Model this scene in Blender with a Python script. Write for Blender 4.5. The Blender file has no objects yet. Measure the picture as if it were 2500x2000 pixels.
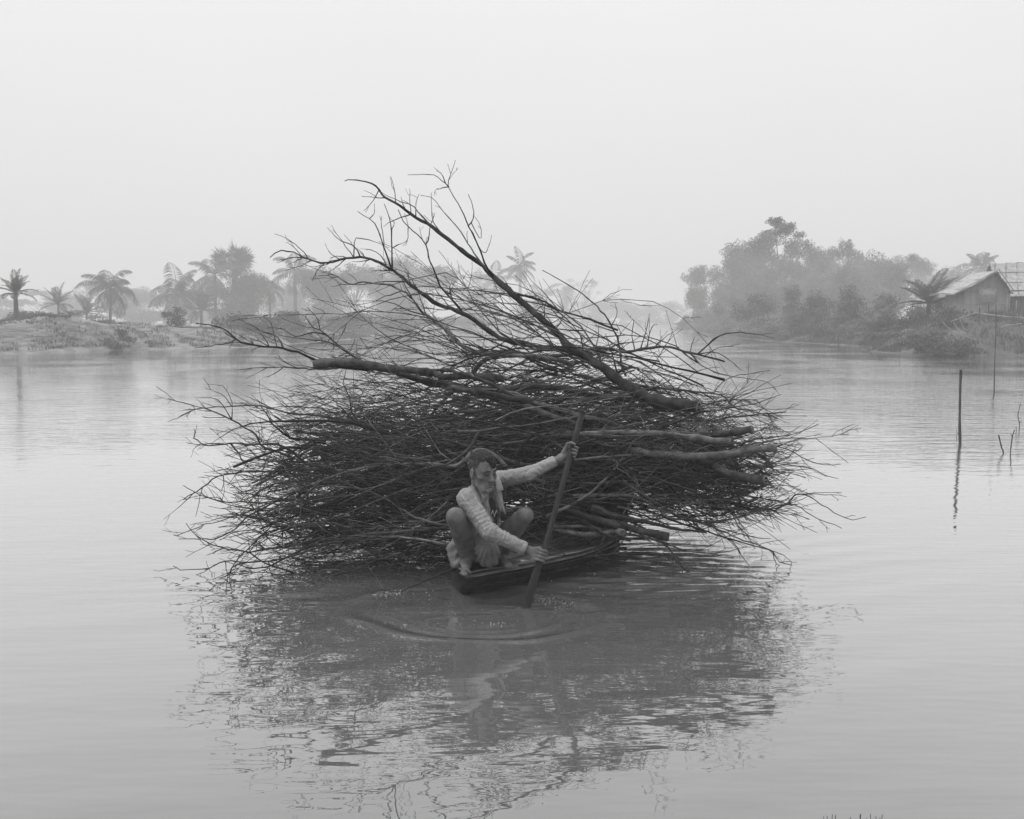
import bpy, math, random
import numpy as np
from mathutils import Vector, noise as mnoise
from mathutils.bvhtree import BVHTree

C = bpy.context.scene.collection
SC = bpy.context.scene
PI = math.pi

# ---------------------------------------------------------------- camera
H = 1.85                      # camera height above the water
FPX = 2430.0                  # focal length in pixels of a 2500 px wide frame (35 mm)
PITCH = math.atan(215.0 / FPX)
cam_d = bpy.data.cameras.new('camera')
cam = bpy.data.objects.new('camera', cam_d)
C.objects.link(cam)
cam_d.sensor_fit = 'HORIZONTAL'
cam_d.sensor_width = 36.0
cam_d.lens = 36.0 * FPX / 2500.0
cam_d.clip_end = 5000.0
cam_d.clip_start = 0.05
cam.location = (0, 0, H)
cam.rotation_euler = (PI / 2 - PITCH, 0, 0)
SC.camera = cam
SC.render.resolution_x, SC.render.resolution_y = 1024, 819

# ---------------------------------------------------------------- sky
SUN_EL, SUN_ROT = math.radians(68), math.radians(-80)
w = bpy.data.worlds.new('World'); SC.world = w; w.use_nodes = True
nt = w.node_tree; nt.nodes.clear()
N = nt.nodes.new
sky = N('ShaderNodeTexSky'); sky.sky_type = 'NISHITA'; sky.sun_disc = False
sky.sun_elevation = SUN_EL; sky.sun_rotation = SUN_ROT
sky.air_density = 2.0; sky.dust_density = 6.0; sky.ozone_density = 1.0
bw = N('ShaderNodeRGBToBW')
flat = N('ShaderNodeMix'); flat.data_type = 'FLOAT'; flat.inputs[0].default_value = 0.86
flat.inputs[3].default_value = 8.25          # an even overcast veil over the clear-sky model
geo = N('ShaderNodeNewGeometry')
sep = N('ShaderNodeSeparateXYZ')
up = N('ShaderNodeMath'); up.operation = 'MAXIMUM'; up.inputs[1].default_value = 0.0
grad = N('ShaderNodeMath'); grad.operation = 'MULTIPLY_ADD'; grad.inputs[1].default_value = 0.52; grad.inputs[2].default_value = 1.0
mul = N('ShaderNodeMath'); mul.operation = 'MULTIPLY'
tc = N('ShaderNodeTexCoord')
cl = N('ShaderNodeTexNoise'); cl.inputs['Scale'].default_value = 1.6; cl.inputs['Detail'].default_value = 3
clm = N('ShaderNodeMapRange'); clm.inputs[1].default_value = 0.3; clm.inputs[2].default_value = 0.7
clm.inputs[3].default_value = 0.975; clm.inputs[4].default_value = 1.025
mul2 = N('ShaderNodeMath'); mul2.operation = 'MULTIPLY'
bg = N('ShaderNodeBackground'); bg.inputs['Strength'].default_value = 0.10
out = N('ShaderNodeOutputWorld')
L = nt.links.new
L(sky.outputs[0], bw.inputs[0]); L(bw.outputs[0], flat.inputs[2])
L(tc.outputs['Generated'], sep.inputs[0]); L(sep.outputs['Z'], up.inputs[0]); L(up.outputs[0], grad.inputs[0])
L(flat.outputs[0], mul.inputs[0]); L(grad.outputs[0], mul.inputs[1])
L(tc.outputs['Generated'], cl.inputs['Vector']); L(cl.outputs[0], clm.inputs[0])
L(mul.outputs[0], mul2.inputs[0]); L(clm.outputs[0], mul2.inputs[1])
L(mul2.outputs[0], bg.inputs['Color']); L(bg.outputs[0], out.inputs[0])

# ---------------------------------------------------------------- sun (veiled by haze)
sd = bpy.data.lights.new('sun', 'SUN'); sun = bpy.data.objects.new('sun', sd); C.objects.link(sun)
sd.energy = 1.3; sd.angle = math.radians(22); sd.color = (1, 1, 1)
sun_dir = Vector((math.sin(SUN_ROT) * math.cos(SUN_EL), math.cos(SUN_ROT) * math.cos(SUN_EL), math.sin(SUN_EL)))
sun.rotation_euler = sun_dir.to_track_quat('Z', 'Y').to_euler()

# ---------------------------------------------------------------- exposure and render
SC.view_settings.view_transform = 'Standard'
SC.view_settings.look = 'None'
SC.view_settings.exposure = 0.0
SC.view_settings.gamma = 1.0
SC.view_settings.use_curve_mapping = False
cy = SC.cycles
cy.use_denoising = True
try:
    cy.denoiser = 'OPENIMAGEDENOISE'; cy.denoising_input_passes = 'RGB_ALBEDO_NORMAL'; cy.denoising_prefilter = 'ACCURATE'
except Exception:
    pass
cy.max_bounces = 6; cy.diffuse_bounces = 1; cy.glossy_bounces = 3; cy.transmission_bounces = 3
cy.volume_bounces = 1; cy.transparent_max_bounces = 8
cy.caustics_reflective = False; cy.caustics_refractive = False
cy.sample_clamp_indirect = 6.0

# ---------------------------------------------------------------- helpers
CT, ST = math.cos(PITCH), math.sin(PITCH)
def at(px, py, Y):
    """world point seen at a pixel of the 2500 x 2000 photograph, at depth Y"""
    a = (px - 1250.0) / FPX; b = (1000.0 - py) / FPX
    t = Y / (CT + b * ST)
    return np.array((a * t, Y, H + t * (b * CT - ST)))
def ground(px, py, z=0.0):
    a = (px - 1250.0) / FPX; b = (1000.0 - py) / FPX
    t = (z - H) / (b * CT - ST)
    return np.array((a * t, t * (CT + b * ST), z))
def px_size(px, Y):
    return px / FPX * Y

def mesh_np(name, V, F, smooth=True):
    """F: list of arrays (n,3) / (n,4)"""
    me = bpy.data.meshes.new(name)
    V = np.asarray(V, dtype=np.float32)
    if not isinstance(F, (list, tuple)): F = [F]
    F = [np.asarray(f, dtype=np.int32) for f in F if len(f)]
    me.vertices.add(len(V)); me.vertices.foreach_set('co', V.ravel())
    loops = np.concatenate([f.ravel() for f in F])
    tot = np.concatenate([np.full(len(f), f.shape[1], dtype=np.int32) for f in F])
    start = np.concatenate(([0], np.cumsum(tot)[:-1])).astype(np.int32)
    me.loops.add(len(loops)); me.loops.foreach_set('vertex_index', loops)
    me.polygons.add(len(tot)); me.polygons.foreach_set('loop_start', start); me.polygons.foreach_set('loop_total', tot)
    if smooth: me.polygons.foreach_set('use_smooth', np.ones(len(tot), dtype=bool))
    me.update(calc_edges=True)
    return me
def obj(name, me, material, parent=None, loc=None):
    o = bpy.data.objects.new(name, me)
    C.objects.link(o)
    if material is not None: me.materials.append(material)
    if parent is not None: o.parent = parent
    if loc is not None: o.location = loc
    return o
def tag(o, label, cat, group=None):
    o['label'] = label; o['category'] = cat
    if group: o['group'] = group
    return o
def thing(name, label, cat, loc=(0, 0, 0), group=None):
    o = bpy.data.objects.new(name, None); C.objects.link(o); o.location = [float(v) for v in loc]
    o.empty_display_size = 0.1
    return tag(o, label, cat, group)
def structure(o):
    o['kind'] = 'structure'; return o
def stuff(o, label=None, cat=None):
    o['kind'] = 'stuff'
    if label: o['label'] = label; o['category'] = cat
    return o

def catmull(P, n):
    """smooth resample of a polyline into n points"""
    P = np.asarray(P, float)
    if len(P) == 2: return P[0] + (P[1] - P[0]) * np.linspace(0, 1, n)[:, None]
    Q = np.vstack([2 * P[0] - P[1], P, 2 * P[-1] - P[-2]])
    seg = np.linalg.norm(np.diff(P, axis=0), axis=1); s = np.concatenate(([0], np.cumsum(seg)))
    u = np.linspace(0, s[-1], n)
    i = np.clip(np.searchsorted(s, u, side='right') - 1, 0, len(P) - 2)
    t = ((u - s[i]) / np.maximum(seg[i], 1e-9))[:, None]
    p0, p1, p2, p3 = Q[i], Q[i + 1], Q[i + 2], Q[i + 3]
    return 0.5 * (2 * p1 + (p2 - p0) * t + (2 * p0 - 5 * p1 + 4 * p2 - p3) * t ** 2 + (3 * p1 - p0 - 3 * p2 + p3) * t ** 3)

TONE_R = np.random.default_rng(3)
class Tubes:
    """collects tapered tubes into one mesh"""
    def __init__(self): self.V = []; self.F = []; self.T = []; self.n = 0; self.C = []; self.tone = None
    def add(self, P, R, sides=5, cap=False):
        tone_c = self.tone if self.tone is not None else TONE_R.choice((.3, .4, .5, .65, .85, 1.1, 1.5, 2.3)); n_start = self.n
        P = np.asarray(P, float); R = np.broadcast_to(np.asarray(R, float), (len(P),))
        T = np.gradient(P, axis=0); T /= np.maximum(np.linalg.norm(T, axis=1, keepdims=True), 1e-9)
        d = P[-1] - P[0]
        ref = np.array((0., 0., 1.)) if abs(d[2]) < 0.8 * np.linalg.norm(d) else np.array((0., 1., 0.))
        A = np.cross(T, ref); A /= np.maximum(np.linalg.norm(A, axis=1, keepdims=True), 1e-9)
        B = np.cross(A, T)
        th = np.arange(sides) * 2 * PI / sides
        V = P[:, None] + R[:, None, None] * (np.cos(th)[None, :, None] * A[:, None] + np.sin(th)[None, :, None] * B[:, None])
        m = len(P)
        if sides == 8: V = P[:, None] + (V - P[:, None]) * (1 + .055 * TONE_R.normal(size=(m, sides, 1)))
        i = np.arange(m - 1)[:, None] * sides; j = np.arange(sides)[None]; k = (j + 1) % sides
        f = np.stack([i + j, i + sides + j, i + sides + k, i + k], axis=-1).reshape(-1, 4) + self.n
        self.V.append(V.reshape(-1, 3)); self.F.append(f)
        if cap:
            for base in (0, (m - 1) * sides):
                self.V.append(P[[0 if base == 0 else -1]])
                c = self.n + m * sides + (0 if base == 0 else 1)
                self.T.append(np.stack([np.full(sides, c), self.n + base + j[0], self.n + base + k[0]], axis=-1))
            self.n += 2
        self.n += m * sides
        self.C.append(np.full(self.n - n_start, tone_c, dtype=np.float32))
    def paint(self, me):
        a = me.attributes.new('tone', 'FLOAT', 'POINT'); a.data.foreach_set('value', np.concatenate(self.C)); return me
    def build(self, name, material, parent=None, loc=None, smooth=True):
        V = np.vstack(self.V)
        if loc is not None: V = V - np.asarray(loc, float)
        F = [np.vstack(self.F)] + ([np.vstack(self.T)] if self.T else [])
        me = mesh_np(name, V, F, smooth); self.paint(me)
        return obj(name, me, material, parent, None if (loc is None or parent is not None) else [float(v) for v in loc])

class Boxes:
    def __init__(self): self.V = []; self.F = []; self.n = 0
    def box(self, c, s, rot=None):
        v = np.array([(x, y, z) for x in (-.5, .5) for y in (-.5, .5) for z in (-.5, .5)]) * np.asarray(s, float)
        if rot is not None: v = v @ np.asarray(rot).T
        self.V.append(v + np.asarray(c, float))
        f = np.array([(0, 1, 3, 2), (4, 6, 7, 5), (0, 4, 5, 1), (2, 3, 7, 6), (0, 2, 6, 4), (1, 5, 7, 3)]) + self.n
        self.F.append(f); self.n += 8
    def poly(self, pts, off):
        """extruded quad: pts (4) plus offset vector"""
        p = np.asarray(pts, float); v = np.vstack([p, p + np.asarray(off, float)])
        self.V.append(v)
        f = np.array([(0, 1, 2, 3), (7, 6, 5, 4), (0, 4, 5, 1), (1, 5, 6, 2), (2, 6, 7, 3), (3, 7, 4, 0)]) + self.n
        self.F.append(f); self.n += 8
    def build(self, name, material, parent=None):
        return obj(name, mesh_np(name, np.vstack(self.V), np.vstack(self.F), False), material, parent)

# ---------------------------------------------------------------- materials
def mat(name, lo, hi=None, scale=5.0, rough=0.85, bump=0.0, bscale=None, stretch=(1, 1, 1), spec=0.3, detail=5, rnd=0.0, transl=0.0, tone=False):
    m = bpy.data.materials.new(name); m.use_nodes = True
    nt = m.node_tree; b = nt.nodes['Principled BSDF']; ln = nt.links.new
    b.inputs['Roughness'].default_value = rough
    b.inputs['Specular IOR Level'].default_value = spec
    if hi is None:
        b.inputs['Base Color'].default_value = (lo, lo, lo, 1); 
        if bump == 0 and rnd == 0: return m
        hi = lo
    tc = nt.nodes.new('ShaderNodeTexCoord'); mp = nt.nodes.new('ShaderNodeMapping'); mp.inputs['Scale'].default_value = stretch
    ln(tc.outputs['Object'], mp.inputs[0])
    nz = nt.nodes.new('ShaderNodeTexNoise'); nz.inputs['Scale'].default_value = scale; nz.inputs['Detail'].default_value = detail
    nz.inputs['Roughness'].default_value = 0.62
    ln(mp.outputs[0], nz.inputs['Vector'])
    r = nt.nodes.new('ShaderNodeMapRange'); r.inputs[1].default_value = 0.3; r.inputs[2].default_value = 0.7
    r.inputs[3].default_value = lo; r.inputs[4].default_value = hi
    ln(nz.outputs[0], r.inputs[0])
    last = r.outputs[0]
    if rnd > 0:
        oi = nt.nodes.new('ShaderNodeObjectInfo'); rr = nt.nodes.new('ShaderNodeMapRange')
        rr.inputs[3].default_value = 1 - rnd; rr.inputs[4].default_value = 1 + rnd
        ln(oi.outputs['Random'], rr.inputs[0])
        mu = nt.nodes.new('ShaderNodeMath'); mu.operation = 'MULTIPLY'; ln(last, mu.inputs[0]); ln(rr.outputs[0], mu.inputs[1]); last = mu.outputs[0]
    if tone:
        an = nt.nodes.new('ShaderNodeAttribute'); an.attribute_name = 'tone'
        mu = nt.nodes.new('ShaderNodeMath'); mu.operation = 'MULTIPLY'; ln(last, mu.inputs[0]); ln(an.outputs['Fac'], mu.inputs[1]); last = mu.outputs[0]
    ln(last, b.inputs['Base Color'])
    if bump > 0:
        n2 = nt.nodes.new('ShaderNodeTexNoise'); n2.inputs['Scale'].default_value = bscale or scale * 3; n2.inputs['Detail'].default_value = 4
        ln(mp.outputs[0], n2.inputs['Vector'])
        bp = nt.nodes.new('ShaderNodeBump'); bp.inputs['Distance'].default_value = bump; bp.inputs['Strength'].default_value = 1.0
        ln(n2.outputs[0], bp.inputs['Height']); ln(bp.outputs[0], b.inputs['Normal'])
    if transl > 0:
        tr = nt.nodes.new('ShaderNodeBsdfTranslucent'); mx = nt.nodes.new('ShaderNodeMixShader'); mx.inputs[0].default_value = transl
        ln(last, tr.inputs['Color']); o = nt.nodes['Material Output']
        ln(b.outputs[0], mx.inputs[1]); ln(tr.outputs[0], mx.inputs[2]); ln(mx.outputs[0], o.inputs[0])
    return m
M = dict(
    bark=mat('bark', 0.018, 0.125, 13, 0.9, 0.004, 70, rnd=0.2, tone=True),
    bark_far=mat('bark_far', 0.06, 0.12, 3, 0.9),
    cut=mat('cut_wood', 0.12, 0.24, 30, 0.9, 0.001, 120),
    leaf=mat('leaf', 0.06, 0.15, 0.9, 0.7, rnd=0.25, transl=0.25, tone=True),
    leaf_pale=mat('leaf_pale', 0.09, 0.22, 0.9, 0.7, rnd=0.2, transl=0.25, tone=True),
    frond=mat('frond', 0.06, 0.12, 0.8, 0.6, rnd=0.2, transl=0.2),
    earth=mat('earth', 0.09, 0.33, 0.9, 0.95, 0.12, 1.6, stretch=(1, 1, 5)),
    earth_grass=mat('earth_grass', 0.06, 0.16, 0.7, 0.95, 0.08, 2.5),
    grass=mat('grass', 0.05, 0.14, 0.6, 0.8, transl=0.2),
    bamboo=mat('bamboo', 0.28, 0.46, 3, 0.8, 0.004, 20, stretch=(1, 1, 0.3)),
    thatch=mat('thatch', 0.26, 0.52, 5, 0.95, 0.03, 14),
    dark=mat('painted_porch_shade', 0.02),  # near-black colour standing in for shade under the hut's open end
    pole=mat('pole_wood', 0.05, 0.14, 5, 0.85, 0.003, 40, stretch=(1, 1, 0.2)),
    boat=mat('boat_wood', 0.005, 0.04, 7, 0.8, 0.008, 26, stretch=(1, 1, 2.5)),
    deck=mat('deck_wood', 0.05, 0.20, 9, 0.85, 0.004, 40, stretch=(0.6, 1, 1)),
    rail=mat('worn_edge', 0.18, 0.36, 14, 0.85, 0.003, 60),
    paddle=mat('paddle_wood', 0.014, 0.045, 6, 0.6, 0.002, 50, stretch=(4, 4, 0.5)),
    foam=mat('foam', 0.3, 0.42, 30, 0.6),
)
# ================================================================ water
def axis_pts(lo, hi, c0, c1, step, grow):
    mid = list(np.arange(c0, c1 + 1e-6, step)); a = []; v, s = c0, step
    while v > lo: s *= grow; v -= s; a.append(max(v, lo))
    b = []; v, s = mid[-1], step
    while v < hi: s *= grow; v += s; b.append(min(v, hi))
    return np.array(a[::-1] + mid + b)
xs = axis_pts(-330, 330, -3.2, 3.6, 0.025, 1.09)
ys = axis_pts(-14, 462, 3.6, 9.4, 0.025, 1.06)
X, Yg = np.meshgrid(xs, ys)
rw = np.random.default_rng(11)
def gauss(x, y, cx, cy, rx, ry): return np.exp(-(((x - cx) / rx) ** 2 + ((y - cy) / ry) ** 2))
near = gauss(X, Yg, 0.2, 6.4, 5.5, 5.0)
Z = np.zeros_like(X)
for i in range(16):
    lam = rw.uniform(0.28, 1.3); ang = math.radians(rw.normal(28, 13)); k = 2 * PI / lam
    A = lam / (2 * PI) * rw.uniform(0.004, 0.0085)
    env = 0.6 + 0.4 * np.sin(X * rw.uniform(.3, .9) + Yg * rw.uniform(.3, .9) + rw.uniform(0, 6))
    Z += A * env * np.sin(k * (-math.sin(ang) * X + math.cos(ang) * Yg) + rw.uniform(0, 6.28)) * near
# ring of the paddle's eddy
dx, dy = (X + 0.24) / 0.88, (Yg - 6.27) / 0.58
rho = np.hypot(dx, dy); th = np.arctan2(dy, dx)
ringamp = 0.35 + 0.65 * np.clip(np.sin(th * 1.0 - 2.4) * 0.6 + 0.5, 0, 1)
ringamp = ringamp * (0.75 + 0.25 * np.sin(th * 5 + 1))
rr_ = rho + 0.07 * np.sin(th * 2 + .9) + 0.035 * np.sin(th * 3 + 2.5) + 0.02 * np.sin(th * 7) + 0.012 * np.sin(X * 9 + Yg * 13)
Z += 0.0085 * ringamp * np.exp(-((rr_ - 1) / 0.055) ** 2) - 0.005 * ringamp * np.exp(-((rr_ - 0.88) / 0.07) ** 2)
Z += 0.0026 * np.sin(rr_ * 42 + 2 * np.sin(X * 5)) * np.clip(1 - np.abs(rr_ - 0.78) / 0.25, 0, 1) * (0.4 + 0.6 * (np.sin(th + 2.2) > -0.2))
# churned water inside the ring and round the paddle
def fbm(x, y, s, sd):
    r = np.random.default_rng(sd); z = np.zeros_like(x)
    for o in range(5):
        for j in range(4):
            a = r.uniform(0, 6.28); k = s * 2 ** o
            z += 0.55 ** o * np.sin(k * (x * math.cos(a) + y * math.sin(a)) + r.uniform(0, 6.28) + 1.5 * np.sin(k * .37 * (x * math.sin(a * 3) - y)))
    return z / 4
sel = near > 0.02
inside = np.clip((1.0 - rr_) * 6, 0, 1)
Z += fbm(X, Yg, 9, 3) * (0.0016 * inside + 0.006 * gauss(X, Yg, 0.16, 6.55, 0.35, 0.28))
# wake ripples right of the boat and a smaller set on the left, under the twigs
q = gauss(X, Yg, 1.05, 7.45, 0.75, 0.7)
Z += q * (0.0075 * np.sin(2 * PI / 0.17 * (0.15 * X + Yg) + 1.2 * np.sin(X * 3.1) + 0.8 * np.sin(Yg * 4 + X)) + 0.004 * np.sin(2 * PI / 0.11 * (-0.25 * X + Yg)))
q = gauss(X, Yg, -1.6, 6.9, 1.2, 0.6)
Z += q * 0.0035 * fbm(X * 0.6, Yg * 1.6, 14, 8)
for cx, cy_, s_ in ((2.45, 7.8, 1.0),):
    q = gauss(X, Yg, cx, cy_, 0.8, 0.9)
    Z += q * 0.003 * np.sin(2 * PI / 0.4 * (-0.5 * X + Yg) + np.sin(X * 2))
ny, nx = X.shape
idx = np.arange(ny * nx).reshape(ny, nx)
Fw = np.stack([idx[:-1, :-1], idx[:-1, 1:], idx[1:, 1:], idx[1:, :-1]], axis=-1).reshape(-1, 4)
wm = bpy.data.materials.new('river_water'); wm.use_nodes = True
nt = wm.node_tree; b = nt.nodes['Principled BSDF']; ln = nt.links.new
b.inputs['Roughness'].default_value = 1.0
b.inputs['Specular IOR Level'].default_value = 0.0
tc = nt.nodes.new('ShaderNodeTexCoord')
def noise_node(scale, stretch, rotz, detail):
    mp = nt.nodes.new('ShaderNodeMapping'); mp.inputs['Scale'].default_value = stretch; mp.inputs['Rotation'].default_value = (0, 0, rotz)
    ln(tc.outputs['Object'], mp.inputs[0])
    n = nt.nodes.new('ShaderNodeTexNoise'); n.inputs['Scale'].default_value = scale; n.inputs['Detail'].default_value = detail
    ln(mp.outputs[0], n.inputs['Vector']); return n
def mth(op, a, bb, c=None):
    n = nt.nodes.new('ShaderNodeMath'); n.operation = op
    for i, v in enumerate((a, bb, c)):
        if v is None: continue
        if hasattr(v, 'is_linked'): ln(v, n.inputs[i])
        else: n.inputs[i].default_value = v
    return n.outputs[0]
sep = nt.nodes.new('ShaderNodeSeparateXYZ'); ln(tc.outputs['Object'], sep.inputs[0])
silt = noise_node(0.35, (0.5, 1.4, 1), 0.4, 5)
mr = nt.nodes.new('ShaderNodeMapRange'); mr.inputs[1].default_value = .3; mr.inputs[2].default_value = .7; mr.inputs[3].default_value = .11; mr.inputs[4].default_value = .14
ln(silt.outputs[0], mr.inputs[0]); ln(mr.outputs[0], b.inputs['Base Color'])
n1 = noise_node(1.3, (0.9, 3.4, 1), -0.25, 2.0)      # low ripples, crests along the picture
n2 = noise_node(4.2, (0.8, 3.0, 1), -0.15, 3.0)      # cat's paws
n3 = noise_node(0.16, (1.0, 1.0, 1), 0.0, 2.0)       # where the breeze touches
patch = nt.nodes.new('ShaderNodeMapRange'); patch.inputs[1].default_value = 0.45; patch.inputs[2].default_value = 0.62
ln(n3.outputs[0], patch.inputs[0])
far = nt.nodes.new('ShaderNodeMapRange'); far.inputs[1].default_value = 7; far.inputs[2].default_value = 16; far.inputs[3].default_value = 0.10; far.inputs[4].default_value = 1.0
ln(sep.outputs['Y'], far.inputs[0])
rightm = nt.nodes.new('ShaderNodeMapRange'); rightm.inputs[1].default_value = -6; rightm.inputs[2].default_value = 8; rightm.inputs[3].default_value = 0.45; rightm.inputs[4].default_value = 1.0
ln(sep.outputs['X'], rightm.inputs[0])
amp = mth('MULTIPLY', mth('MULTIPLY', far.outputs[0], rightm.outputs[0]), mth('MULTIPLY_ADD', patch.outputs[0], 0.7, 0.3))
h2 = mth('MULTIPLY', mth('MULTIPLY', n2.outputs[0], 0.016), amp)
h1 = mth('MULTIPLY', n1.outputs[0], mth('MULTIPLY_ADD', amp, 0.024, 0.004))
hs = mth('ADD', h1, h2)
bp = nt.nodes.new('ShaderNodeBump'); bp.inputs['Strength'].default_value = 1.0; bp.inputs['Distance'].default_value = 1.0
ln(hs, bp.inputs['Height'])
# silty water below, a mirror film above whose strength rises towards grazing view
gl = nt.nodes.new('ShaderNodeBsdfGlossy'); gl.inputs['Roughness'].default_value = 0.008; gl.inputs['Color'].default_value = (1, 1, 1, 1)
lw = nt.nodes.new('ShaderNodeLayerWeight'); lw.inputs['Blend'].default_value = 0.5
ln(bp.outputs[0], gl.inputs['Normal']); ln(bp.outputs[0], lw.inputs['Normal'])
fr = mth('MINIMUM', mth('MULTIPLY_ADD', mth('POWER', lw.outputs['Facing'], 2.5), 1.22, 0.015), 0.98)
mx = nt.nodes.new('ShaderNodeMixShader'); ln(fr, mx.inputs[0]); ln(b.outputs[0], mx.inputs[1]); ln(gl.outputs[0], mx.inputs[2])
ln(mx.outputs[0], nt.nodes['Material Output'].inputs[0])
water = structure(obj('water', mesh_np('water', np.stack([X, Yg, Z], -1).reshape(-1, 3), Fw), wm))

# ================================================================ river banks (terrain)
def resample(P, step):
    P = np.asarray(P, float); seg = np.linalg.norm(np.diff(P, axis=0), axis=1)
    return catmull(P, max(8, int(seg.sum() / step)))
def bank(name, shore, d, hfun, step, seed):
    S = resample(shore, step); d = np.asarray(d, float); d /= np.linalg.norm(d)
    offs = [-2.5, -0.8, -0.25, 0.0, 0.15, 0.4, 0.7, 1.1, 1.6, 2.1, 2.7, 3.4, 4.2, 5.2, 6.5, 8, 10, 13, 18, 26, 40, 70, 120, 230]
    V = []
    for i, p in enumerate(S):
        for o in offs:
            x, y = p[0] + d[0] * o, p[1] + d[1] * o
            n = mnoise.fractal(Vector((x * .33, y * .33, seed)), 1.0, 2.0, 4)
            n2 = mnoise.fractal(Vector((x * 1.3, y * 1.3, seed + 5)), 1.0, 2.0, 3)
            if o <= 0: z = o * 0.45; 
            else:
                hh = hfun(x, y, o)
                z = hh + min(o, 3) / 3 * (0.22 * n + 0.14 * n2) * (1 if o < 30 else 1.5)
                x += 0.25 * n2 * min(o, 1); y += 0.25 * n * min(o, 1)
            V.append((x, y, max(z, 0.012) if o > 0 else z))
    m = len(offs); k = len(S)
    idx = np.arange(k * m).reshape(k, m)
    F = np.stack([idx[:-1, :-1], idx[:-1, 1:], idx[1:, 1:], idx[1:, :-1]], -1).reshape(-1, 4)
    o = structure(obj(name, mesh_np(name, np.array(V), F), None))
    bvh = BVHTree.FromPolygons([Vector(v) for v in V], [list(map(int, f)) for f in F])
    return o, bvh, S, d
def sm(a, b, x):
    t = min(max((x - a) / (b - a), 0), 1); return t * t * (3 - 2 * t)
def hl(x, y, o):
    mound = math.exp(-((x + 27) / 6.5) ** 2 - ((y - 62) / 7) ** 2)
    top = 1.25 * (1 - 0.25 * sm(72, 110, y)) + 0.9 * mound
    steep = 4.2 - 1.8 * mound
    z = top * sm(0, steep, o)
    # eroded ledges on the mound
    z += 0.10 * math.sin(z * 13) * mound
    return z
def hr(x, y, o):
    hut = math.exp(-((x - 31) / 8.5) ** 2 - ((y - 61) / 9) ** 2)
    top = 0.7 + 1.75 * hut
    return top * sm(-0.3, 3.2 + 2.0 * hut, o)
LSH = [(-75, 40), (-45, 50), (-29, 57), (-26.4, 62.5), (-24.4, 65), (-21.7, 67.5), (-18.5, 75), (-16, 112), (-4.6, 225), (6, 285), (30, 335), (70, 362), (150, 395)]
RSH = [(75, 40), (40, 49), (28.2, 53.5), (23.0, 55.5), (22.0, 61), (25.6, 71), (25.6, 85), (24.7, 100), (30.7, 166), (36, 225), (46, 262), (100, 322)]
left_bank, bvhL, SL, dL = bank('left_riverbank', LSH, (-0.75, 0.66), hl, 1.1, 2.0)
right_bank, bvhR, SR, dR = bank('right_riverbank', RSH, (0.9, 0.45), hr, 1.1, 9.0)
left_bank.data.materials.append(M['earth']); right_bank.data.materials.append(M['earth_grass'])
def hgt(x, y):
    best = 0.0
    for b_ in (bvhL, bvhR):
        h_ = b_.ray_cast(Vector((float(x), float(y), 40)), Vector((0, 0, -1)))
        if h_[0] is not None: best = max(best, h_[0].z)
    return best
# near bank the photographer stands on, just under the frame
nb = []
for i, x in enumerate(np.linspace(-9, 9, 60)):
    for o in (0.0, 0.3, 0.7, 1.2, 2.0, 3.5, 7.0, 14.0):
        edge = 3.3 + 0.25 * mnoise.noise(Vector((x * .6, 0, 3))) - 0.03 * x
        nb.append((x * (1 + o * 0.3), edge - o, -0.12 + 0.3 * sm(0, 2.5, o) + 0.05 * mnoise.noise(Vector((x, o, 1)))))
idx = np.arange(60 * 8).reshape(60, 8)
F = np.stack([idx[:-1, :-1], idx[1:, :-1], idx[1:, 1:], idx[:-1, 1:]], -1).reshape(-1, 4)
structure(obj('near_riverbank', mesh_np('near_riverbank', np.array(nb), F), M['earth_grass']))

# grass clothing the banks: nobody could count the blades
def grass_on(name, bvh, S, d, dens, seed, label, olo=0.25, ohi=9, hlo=0.10, hhi=0.35, ymax=130):
    r = np.random.default_rng(seed); V = []; n = 0
    P0 = []
    for i in range(len(S) - 1):
        if S[i][1] > ymax or abs(S[i][0]) > 60: continue
        k = r.poisson(dens * np.linalg.norm(S[i + 1] - S[i]))
        for _ in range(k):
            t = r.random(); p = S[i] * (1 - t) + S[i + 1] * t; o = olo + (ohi - olo) * r.random() ** 1.5
            x, y = p[0] + d[0] * o, p[1] + d[1] * o
            if mnoise.noise(Vector((x * .45, y * .45, seed))) < -0.22: continue
            h_ = bvh.ray_cast(Vector((x, y, 40)), Vector((0, 0, -1)))
            if h_[0] is not None: P0.append((x, y, h_[0].z - 0.03))
    P0 = np.array(P0); k = 5
    P = np.repeat(P0, k, axis=0); n = len(P)
    P[:, :2] += r.normal(0, 0.12, (n, 2))
    a = r.uniform(0, 2 * PI, n); hh = r.uniform(hlo, hhi, n); lean = r.normal(0, 0.35, (n, 2)) * hh[:, None]
    wv = np.stack([np.cos(a), np.sin(a), np.zeros(n)], -1) * r.uniform(0.015, 0.035, n)[:, None]
    tip = P + np.concatenate([lean, hh[:, None]], 1)
    V = np.stack([P - wv, P + wv, tip], 1).reshape(-1, 3)
    F = np.arange(3 * n).reshape(-1, 3)
    o = obj(name, mesh_np(name, V, F, False), M['grass'])
    return stuff(o, label, 'grass')
grass_on('grass', bvhL, SL, dL, 170, 4, 'short pale grass covering the left riverbank', 0.5, 12, 0.06, 0.24)
grass_on('grass', bvhR, SR, dR, 110, 5, 'rough grass covering the right riverbank below the hut', 0.3, 9, 0.12, 0.45, 170)

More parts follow.
